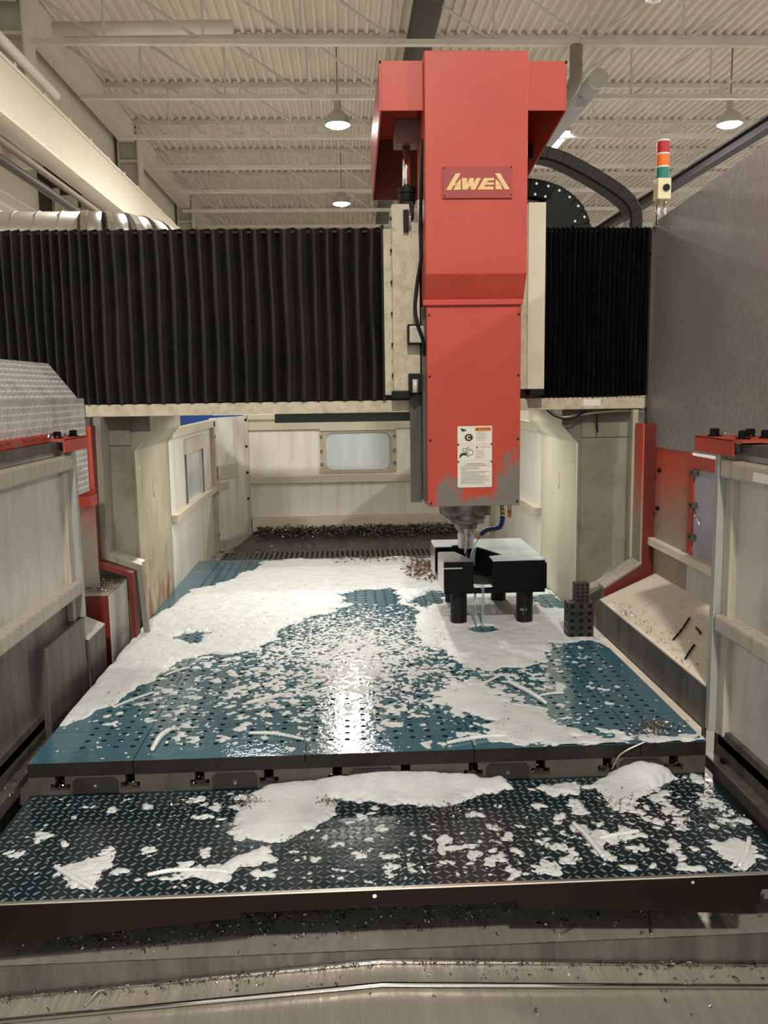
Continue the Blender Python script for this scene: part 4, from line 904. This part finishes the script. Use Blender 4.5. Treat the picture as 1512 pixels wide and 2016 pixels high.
fr = ring_prism('window_frame', rrect(WX0 - .04, WX1 + .035, WZ0 - .02, WZ1 + .02, .012), rrect(WX0 + .005, WX1 - .005, WZ0 + .004, WZ1 - .004, .06), 6.585, 6.60, 'cream_dirty', t)
for z in (1.20, 1.30, 1.41):
    for x in (WX0 - .03, WX1 + .02): box('clip', x - .008, x + .012, 6.578, 6.586, z - .012, z + .012, 'cast_front', fr)
box('window_pane', WX0, WX1, 6.604, 6.608, WZ0, WZ1, 'glass', t)
box('window_hood', WX0 - .04, WX1 + .04, 6.57, 6.60, 1.455, 1.535, 'cream', t, .003)
box('top_rail', -.745, .87, 6.56, 6.60, 1.55, 1.595, 'cream', t, .003); box('inner_rail', -.735, WX0 - .04, 6.57, 6.60, 1.470, 1.525, 'cream', t, .003); box('inner_rail', WX1 + .04, .86, 6.57, 6.60, 1.470, 1.525, 'cream', t, .003)
box('mid_rail', -.735, .86, 6.55, 6.60, 1.062, 1.112, 'cream', t, .003); box('corner_post', -.765, -.735, 6.56, 6.60, .68, 1.60, 'cream', t, .002)
for z in (.95, 1.15, 1.35, 1.55): disc_y('post_screw', -.75, 6.56, z, .010, .004, 'dark', t, 8)
box('base_rail', -.72, .86, 6.50, 6.60, .70, .80, 'chute', t, .004)
t = thing('rear_way_cover', 'dark oily sloped floor between the table and rear wall', 'way cover', (.06, 6.3, .5))
prism('sloped_sheet', [(6.14, .598), (6.56, .70), (6.56, .69), (6.14, .58)], 'x', -.83, .95, 'rear', t); box('deep_floor', -.99, 1.1, 5.42, 6.6, .48, .50, 'rear', t)
chips('chip_heap', scatter(2600, -.68, .86, 6.34, 6.50, lambda x, y: .655 + max(0, (y - 6.36)) * .33 + R.random() * .035, 31, lambda x, y: .15 + .85 * min(1, max(0, (y - 6.36) / .08))), 'chip', 'dark heap of chips along the foot of the rear wall', (.008, .022), 32)
chips('chip_heap', scatter(260, -.75, .9, 6.15, 6.45, lambda x, y: .602 + (y - 6.14) * .24, 33), 'chip_grey', 'scattered chips on the dark rear floor', (.005, .012), 34)
chips('chip_heap', scatter(260, -.94, -.89, 4.7, 6.3, .622, 35), 'chip_grey', 'chips on the ledge along the rear left panel', (.005, .012), 36)
tag(box('blue_cabinet', -1.55, -.75, 7.1, 7.7, 0, 1.64, 'bluecab', None, .01), 'blue cabinet peeking out behind the rear left panel', 'cabinet')

# ================================================================== WORKPIECE AND BLOCKS
t = thing('workpiece', 'black machined steel block with a pocket standing on round pillars', 'workpiece', (.65, 3.98, .855))
WB, WT = .855, 1.004
prism('base_slab', [(.423, 3.70), (.876, 3.70), (.876, 4.256), (.423, 4.256)], 'z', WB, .885, 'dark', t, .003)
bodyp = [(.423, 4.256), (.423, 4.06), (.505, 4.06), (.505, 4.10), (.60, 4.10), (.716, 3.83), (.640, 3.80), (.640, 3.70), (.866, 3.70), (.876, 3.71), (.876, 4.256)]
prism('body', bodyp, 'z', .884, WT - .004, 'dark', t)
prism('machined_top', bodyp, 'z', WT - .004, WT, 'wp_top', t)
lugp = [(.423, 3.70), (.555, 3.70), (.555, 3.72), (.498, 3.93), (.423, 3.93)]
prism('front_lug', lugp, 'z', .884, WT - .004, 'dark', t); prism('lug_top', lugp, 'z', WT - .004, WT, 'rear', t)
prism('lug_step', [(.421, 3.695), (.505, 3.695), (.505, 3.70), (.421, 3.70)], 'z', .97, .976, 'wp_side', t)
box('machined_side', .4205, .424, 3.70, 3.93, .86, .998, 'wp_side', t); box('machined_side', .4205, .424, 4.06, 4.256, .86, .998, 'wp_side', t)
box('right_step', .872, .884, 3.705, 4.25, .87, .988, 'dark', t, .002)
prism('coolant_pool', [(.557, 3.692), (.60, 3.688), (.638, 3.694), (.636, 3.735), (.60, 3.728), (.56, 3.75)], 'z', .8848, .8885, 'foam_thin', t)
for k, (x, y, lb) in enumerate(((.498, 3.775, 'black round pillar under the front left of the block'), (.797, 3.765, 'black round pillar under the front right of the block, with white marks'), (.75, 4.17, 'black round pillar under the rear of the block'), (.52, 4.17, 'black round pillar under the rear left of the block'))):
    p = thing('support_pillar', lb, 'pillar', (x, y, .70), 'pillars under the block')
    lathe('pillar_body', (x, y, .70), [(.034, 0), (.0375, .003), (.0375, .08), (.036, .082), (.036, .084), (.0375, .086), (.0375, .152), (.034, .155)], 'leg', p, 28)
    if k == 0: disc_y('socket', x + .002, y - .0365, .83, .007, .002, 'black', p, 10)
    if k == 1:
        def mark(s, xx, zz, h):
            cu = bpy.data.curves.new('lettering', 'FONT'); cu.body = s; cu.size = 1; cu.extrude = .02; ob = bpy.data.objects.new('lettering', cu); COL.objects.link(ob); bpy.context.view_layer.update()
            me = bpy.data.meshes.new_from_object(ob.evaluated_get(bpy.context.evaluated_depsgraph_get())); bpy.data.objects.remove(ob)
            co = np.array([v.co[:] for v in me.vertices]); fs = [list(q.vertices) for q in me.polygons]; bpy.data.meshes.remove(me)
            X_ = xx + co[:, 0] * h; a = np.clip((X_ - x) / .0378, -.98, .98); Y_ = y - .0378 * np.sqrt(1 - a * a) - co[:, 2] * .01
            mesh('painted_mark', np.stack([X_, Y_, zz + co[:, 1] * h], 1), fs, 'inkgrey', p)
        mark('RE', x - .026, .763, .016); mark('2', x - .004, .763, .016); mark('1', x - .016, .744, .016)
tag(tube('coolant_stream', curve_pts([(.592, 3.69, .886), (.594, 3.683, .87), (.594, 3.68, .80), (.594, 3.68, .702)]), [.012, .011, .010, .009, .008, .007, .006, .006, .006, .006, .006, .006, .006, .006, .006, .006, .006, .007, .009], 'coolant', None, 10), 'thin stream of coolant falling from the block to the table', 'coolant')
tag(tube('coolant_stream', [(.565, 3.72, .856), (.565, 3.72, .78), (.567, 3.72, .702)], .0045, 'coolant', None, 8), 'second thinner coolant trickle beside the main stream', 'coolant')
def hole_block(name, label, x0, x1, y0, y1, z0, z1, nx, nz, ny):
    t = thing(name, label, 'setup block', ((x0 + x1) / 2, (y0 + y1) / 2, z0), 'setup blocks at the right table edge')
    box('block_body', x0, x1, y0, y1, z0, z1, 'block', t, .0015); s = (x1 - x0) / nx
    for i in range(nx):
        for j in range(nz):
            x = x0 + (i + .5) * s; z = z0 + (j + .5) * (z1 - z0) / nz
            vs, fs = tube_geo([(x, y0 + .001, z), (x, y0 - .0006, z)], s * .30, 14); h = mesh('bored_hole', vs, fs, 'black', t)
            n = 14; vs = []; fs = []
            for (rr, yy) in ((s * .30, y0 - .0006), (s * .37, y0 - .0006), (s * .38, y0 + .001)):
                for q in range(n): vs.append((x + rr * math.cos(2 * math.pi * q / n), yy, z + rr * math.sin(2 * math.pi * q / n)))
            for a in range(2):
                for q in range(n): fs.append((a * n + q, a * n + (q + 1) % n, (a + 1) * n + (q + 1) % n, (a + 1) * n + q))
            mesh('hole_rim', vs, fs, 'steel_dark', h)
    for i in range(ny):
        for j in range(nz):
            y = y0 + (i + .5) * (y1 - y0) / ny; z = z0 + (j + .5) * (z1 - z0) / nz
            disc_x('bored_hole', x0 + .001, y, z, s * .30, -.0016, 'black', t, 12)
    tube('bored_hole', [((x0 + x1) / 2 - s, (y0 + y1) / 2, z1 - .001), ((x0 + x1) / 2 - s, (y0 + y1) / 2, z1 + .0006)], s * .28, 'black', t, 12)
    return t
hole_block('setup_block', 'larger drilled gunmetal block standing near the right table edge', .926, 1.036, 3.49, 3.56, .700, .856, 3, 5, 2)
hole_block('setup_block', 'smaller drilled block stacked on top of the larger one', .958, 1.018, 3.50, 3.55, .856, .937, 3, 5, 2)

# ================================================================== FOAM, CHIPS ON THE TABLE
MAIN = [(-.945, 2.676), (-.876, 2.789), (-.798, 2.876), (-.781, 3.001), (-.742, 3.136), (-.712, 3.271), (-.65, 3.362), (-.556, 3.413), (-.45, 3.39), (-.357, 3.485), (-.315, 3.631), (-.293, 3.79), (-.208, 3.931), (-.09, 4.04), (.034, 4.156), (.112, 4.252), (.188, 4.212), (.283, 4.1), (.297, 3.817), (.293, 3.572), (.344, 3.47), (.389, 3.312), (.421, 3.168), (.499, 3.1), (.618, 3.113), (.697, 3.167), (.783, 3.322), (.869, 3.42), (.985, 3.452), (1.056, 3.331), (1.08, 3.682), (1.08, 4.02), (1.08, 4.262), (1.033, 4.52), (.95, 4.95), (.8, 5.3), (.679, 5.35), (-.536, 5.38), (-.57, 5.141), (-.633, 4.904), (-.752, 4.719), (-.862, 4.547), (-.887, 4.325), (-.97, 3.812), (-.97, 3.402), (-.97, 2.7)]
HOLES = [[(-.056, 4.38), (.038, 4.508), (.201, 4.49), (.272, 4.311), (.235, 4.135), (.083, 4.12), (-.017, 4.202)], [(.286, 4.15), (.356, 4.38), (.472, 4.461), (.512, 4.341), (.468, 4.183), (.356, 4.082)],
         [(-.761, 3.674), (-.704, 3.789), (-.634, 3.782), (-.629, 3.607), (-.681, 3.538)], [(.906, 4.189), (1.046, 4.34), (1.057, 4.069), (1.056, 3.97), (.923, 4.033)]]
RIGHT = [(.35, 2.983), (.45, 3.03), (.492, 2.943), (.545, 2.835), (.595, 2.734), (.643, 2.683), (.679, 2.592), (.721, 2.506), (.786, 2.461), (.936, 2.441), (1.077, 2.477), (1.062, 2.401), (.764, 2.388), (.522, 2.393), (.475, 2.467), (.43, 2.571), (.395, 2.659), (.337, 2.732), (.294, 2.807)]
gx = np.arange(TX0 + .002, TX1 - .001, .0033); gy = np.arange(TY0 + .002, TY1, .004)
X, Y = np.meshgrid(gx, gy)
wx = X + (fbm(X * 9, Y * 6, 3, 5) - .5) * .10; wy = Y + (fbm(X * 9 + 40, Y * 6, 3, 9) - .5) * .16
f = poly_sd(wx, wy, MAIN)
for hp_ in HOLES: f = np.minimum(f, -poly_sd(wx, wy, hp_) + .004 + (fbm(X * 60, Y * 40, 3, 21) - .5) * .06)
f = f + (fbm(X * 26, Y * 15, 4, 2) - .5) * .055
g = poly_sd(wx, wy, RIGHT) + (fbm(X * 22, Y * 26, 4, 31) - .47) * .16
def sm(a, lo, hi): t_ = np.clip((a - lo) / (hi - lo), 0, 1); return t_ * t_ * (3 - 2 * t_)
# loose blobs: density falls off from the foamy centre towards the corners
dc = np.hypot((X - .03) / .34, (Y - 3.42) / .58)
fr_ = sm(Y, 2.42, 2.75) * .6 + .4
dens = .27 * np.exp(-dc ** 2 * 1.1) + .13 * sm(X, -.98, -.55) * sm(-X, -1.0, -.62) * fr_ + .05 * np.exp(-((X + .05) / .35) ** 2 - ((Y - 2.75) / .35) ** 2)
dens = dens + .10 * np.exp(-(f / .09) ** 2) * (f < 0)
n1 = fbm(X * 26 + 3, Y * 20, 2, 41)
def wcen(x, y): return math.exp(-1.3 * (((x - .03) / .33) ** 2 + ((y - 3.42) / .55) ** 2))
def wfront(x, y): return (.12 + .88 * min(1, max(0, (x + .95) / .5))) * (.3 + .7 * min(1, max(0, (y - 2.42) / .35))) * (1 if x < .75 else .35)
d_c = droplets(X, Y, -.5, .5, 2.7, 4.2, 4000, (.0045, .0105), wcen, 71)
d_f = droplets(X, Y, -.93, 1.05, 2.42, 3.5, 1500, (.0035, .0075), wfront, 72)
d_b = droplets(X, Y, -.85, .75, 2.45, 3.5, 230, (.008, .016), wfront, 73, (2, 6))
d_e = droplets(X, Y, -.9, .95, 2.7, 3.6, 420, (.006, .014), lambda x, y: .9 if -.95 < x < .9 and wfront(x, y) > .5 else .25, 74, (1, 3))
blob = np.maximum(np.maximum(d_c, d_f), np.maximum(d_b, d_e)) * .8
fi = np.maximum(np.maximum(f, g * .7), blob)
hgt = np.where(fi > 0, .0075 * np.tanh(fi / .022), fi * .6)
hgt = hgt + np.where(f > .02, .006 * (fbm(X * 7, Y * 5, 3, 61) - .4) + .0035 * (fbm(X * 40, Y * 30, 2, 66) - .5), 0) * np.clip((f - .02) / .05, 0, 1)
# keep the foam clear of the pillars
for (x, y) in ((.498, 3.775), (.797, 3.765), (.75, 4.17)): hgt = hgt + .004 * np.exp(-((np.hypot(X - x, Y - y) - .05) / .02) ** 2)
hgt = np.where(np.hypot((X - .595) / .07, (Y - 3.67) / .06) < 1 + .5 * (n1 - .5), -.01, hgt)
o = height_mesh('coolant_foam', X, Y, hgt, TZ, 'foam'); tag(o, 'white coolant foam spread over the back and left of the table', 'foam', kind='stuff')
# foam on the tread plate
PP = {'P1': [(-.336, 2.141), (-.306, 2.278), (-.301, 2.37), (-.26, 2.42), (-.081, 2.43), (-.051, 2.45), (.101, 2.45), (.238, 2.45), (.457, 2.40), (.464, 2.327), (.357, 2.304), (.247, 2.237), (.219, 2.239), (.093, 2.278), (-.05, 2.304), (-.042, 2.229), (-.103, 2.15), (-.179, 2.091), (-.258, 2.096)],
      'P2': [(.699, 2.342), (.768, 2.421), (.846, 2.443), (.966, 2.42), (.968, 2.354), (.871, 2.296), (.787, 2.226), (.741, 2.171), (.717, 2.231)],
      'P3': [(.907, 1.999), (.987, 2.031), (1.021, 2.003), (.952, 1.901), (.926, 1.885), (.911, 1.95)], 'P4': [(-.499, 1.949), (-.326, 2.016), (-.231, 2.082), (-.173, 2.005), (-.279, 1.944), (-.297, 1.892), (-.334, 1.905), (-.445, 1.923)],
      'P5': [(-.74, 2.004), (-.676, 2.017), (-.62, 2.061), (-.6, 2.035), (-.641, 1.981), (-.604, 1.892), (-.662, 1.928)], 'P6': [(.58, 2.121), (.612, 2.111), (.639, 2.044), (.73, 2.076), (.743, 2.057), (.635, 2.007), (.629, 1.947), (.604, 1.949), (.588, 2.073)],
      'P7': [(.551, 2.353), (.652, 2.362), (.649, 2.297), (.584, 2.271)]}
gx = np.arange(TX0 + .006, TX1 - .002, .0032); gy = np.arange(PY0 + .004, TY0 - .002, .0032)
X, Y = np.meshgrid(gx, gy); wx = X + (fbm(X * 18, Y * 18, 3, 5) - .5) * .05; wy = Y + (fbm(X * 18 + 40, Y * 18, 3, 9) - .5) * .05
f = np.full(X.shape, -1.)
for k, P in PP.items(): f = np.maximum(f, poly_sd(wx, wy, P) * (1 if k in ('P1', 'P2') else .6) - (0 if k in ('P1', 'P2') else (.006 if k == 'P4' else -.002)))
f = f + (fbm(X * 45, Y * 45, 3, 2) - .5) * .022
dens = .10 + .22 * np.exp(-((X - .85) / .22) ** 2 - ((Y - 2.18) / .16) ** 2) + .16 * np.exp(-((X - .25) / .35) ** 2 - ((Y - 1.95) / .12) ** 2) + .05 * np.exp(-((X + .6) / .3) ** 2 - ((Y - 2.15) / .2) ** 2)
def wpl(x, y): return .16 + 1.0 * math.exp(-((x - .85) / .24) ** 2 - ((y - 2.18) / .16) ** 2) + .7 * math.exp(-((x - .25) / .38) ** 2 - ((y - 1.96) / .11) ** 2) + .25 * math.exp(-((x + .3) / .5) ** 2 - ((y - 2.33) / .05) ** 2)
blob = np.maximum(droplets(X, Y, -.9, 1.03, 1.89, 2.37, 170, (.008, .017), wpl, 81, (1, 5)), droplets(X, Y, -.92, 1.04, 1.88, 2.38, 420, (.003, .008), wpl, 82)) * .8
fi = np.maximum(f, blob)
hgt = np.where(fi > 0, .0085 * np.tanh(fi / .016), fi)
mound = .036 * np.exp(-((X - .12) / .30) ** 2 - ((Y - 2.42) / .085) ** 2) + .040 * np.exp(-((X - .87) / .09) ** 2 - ((Y - 2.40) / .07) ** 2)
hgt = hgt + np.where(f > 0, mound * np.tanh(np.maximum(f, 0) / .03), 0)
o = height_mesh('coolant_foam', X, Y, hgt, PZ, 'foam', None, -.002); tag(o, 'white coolant foam and loose blobs on the dark tread plate', 'foam', kind='stuff')
# long foam-coated chips
def coil(pts, z, rr, label, m='foam_thin', rise=(0, 0)):
    P = curve_pts([(x, y, z + rr * .7 + r_) for (x, y), r_ in zip(pts, (0, rise[0], rise[1]) if len(pts) == 3 else [0] * len(pts))], 16)
    n = len(P); rad = [rr * (1.0 if i % 2 else .72) * (.55 + .45 * math.sin(math.pi * (i + 1) / (n + 1)) ** .5) for i in range(n)]
    tag(tube('curled_chip', P, rad, m, None, 8), label, 'metal chip', 'long curled chips')
coil([(-.806, 2.829), (-.759, 2.897), (-.70, 2.968)], TZ, .006, 'straight foam-coated chip near the left foam border on the table')
coil([(-.697, 3.149), (-.66, 3.205), (-.62, 3.238)], TZ, .006, 'short foam-coated chip farther back by the left foam border')
coil([(-.594, 2.46), (-.591, 2.554), (-.572, 2.612)], TZ, .010, 'thick curved foam-coated chip near the left front table edge')
coil([(-.32, 2.567), (-.24, 2.557), (-.146, 2.506)], TZ, .007, 'long foam-coated chip near the front middle table edge')
coil([(-.356, 2.824), (-.299, 2.858), (-.232, 2.902)], TZ, .009, 'broad foam-coated chip left of the table centre')
coil([(.286, 2.441), (.383, 2.475), (.478, 2.483)], TZ, .008, 'bright ridged chip at the front edge right of the centre')
coil([(.57, 2.963), (.62, 2.854), (.656, 2.738)], TZ, .010, 'ridged foam-coated chip slanting in the right foam patch')
coil([(.474, 2.945), (.516, 2.996), (.555, 3.037)], TZ, .006, 'small foam-coated chip just below the right foam bay')
coil([(.644, 2.816), (.697, 2.837), (.742, 2.838)], TZ, .005, 'thin foam-coated chip right of the slanting ridged one')
coil([(-.736, 2.003), (-.665, 1.939), (-.615, 1.899)], PZ, .008, 'foam-coated chip at the left end of the tread plate')
coil([(-.499, 1.949), (-.429, 1.966), (-.307, 1.95)], PZ, .007, 'long ridged chip in the grey foam left on the tread plate')
coil([(.584, 2.118), (.603, 2.034), (.614, 1.948)], PZ, .009, 'foam-coated ridged chip pointing to the front on the tread plate')
coil([(.631, 2.039), (.682, 2.053), (.744, 2.067)], PZ, .007, 'foam-coated chip lying crosswise at right on the tread plate')
coil([(1.011, 2.011), (.974, 1.946), (.926, 1.885)], PZ, .008, 'curved foam-coated chip at the right end of the tread plate')
coil([(.774, 2.395), (.80, 2.39), (.875, 2.392)], PZ + .02, .004, 'thin curl of chip rising from the right foam mound', 'chip_grey', (.05, .085))
chips('chip_heap', scatter(420, .30, .56, 4.55, 5.30, TZ + .008, 41, lambda x, y: max(0, 1 - np.hypot((x - .47) / .17, (y - 4.95) / .38))), 'chip_brown', 'brown burnt chips on the foam behind the block', (.008, .02), 42)
chips('chip_heap', scatter(130, -.1, .45, 5.2, 5.38, TZ + .006, 43), 'chip_brown', 'thin brown chips along the rear table edge', (.006, .016), 44)
chips('chip_heap', [(.94 + R.gauss(0, .05), 2.50 + R.gauss(0, .03), TZ + .006) for _ in range(190)], 'chip_grey', 'clump of bright chips at the right front table corner', (.004, .012), 45)
cl = []
for (x, y, n, s) in ((-.30, 2.30, 70, .03), (-.07, 2.28, 60, .02), (.25, 2.21, 80, .03), (.72, 2.22, 60, .04), (.95, 2.12, 70, .05), (.1, 1.95, 60, .09), (.45, 2.02, 60, .1), (-.5, 2.33, 30, .05), (-.15, 2.07, 40, .03)):
    cl += [(min(1.05, max(-.93, x + R.gauss(0, s))), min(2.38, max(1.88, y + R.gauss(0, s * .7))), PZ + .005) for _ in range(n)]
chips('chip_heap', cl, 'chip_grey', 'small curled chips clumped on the tread plate', (.003, .009), 46)
chips('chip_heap', scatter(420, -.9, 1.03, 2.44, 4.6, TZ + .005, 47), 'chip_grey', 'tiny chips scattered over the table', (.003, .007), 48)
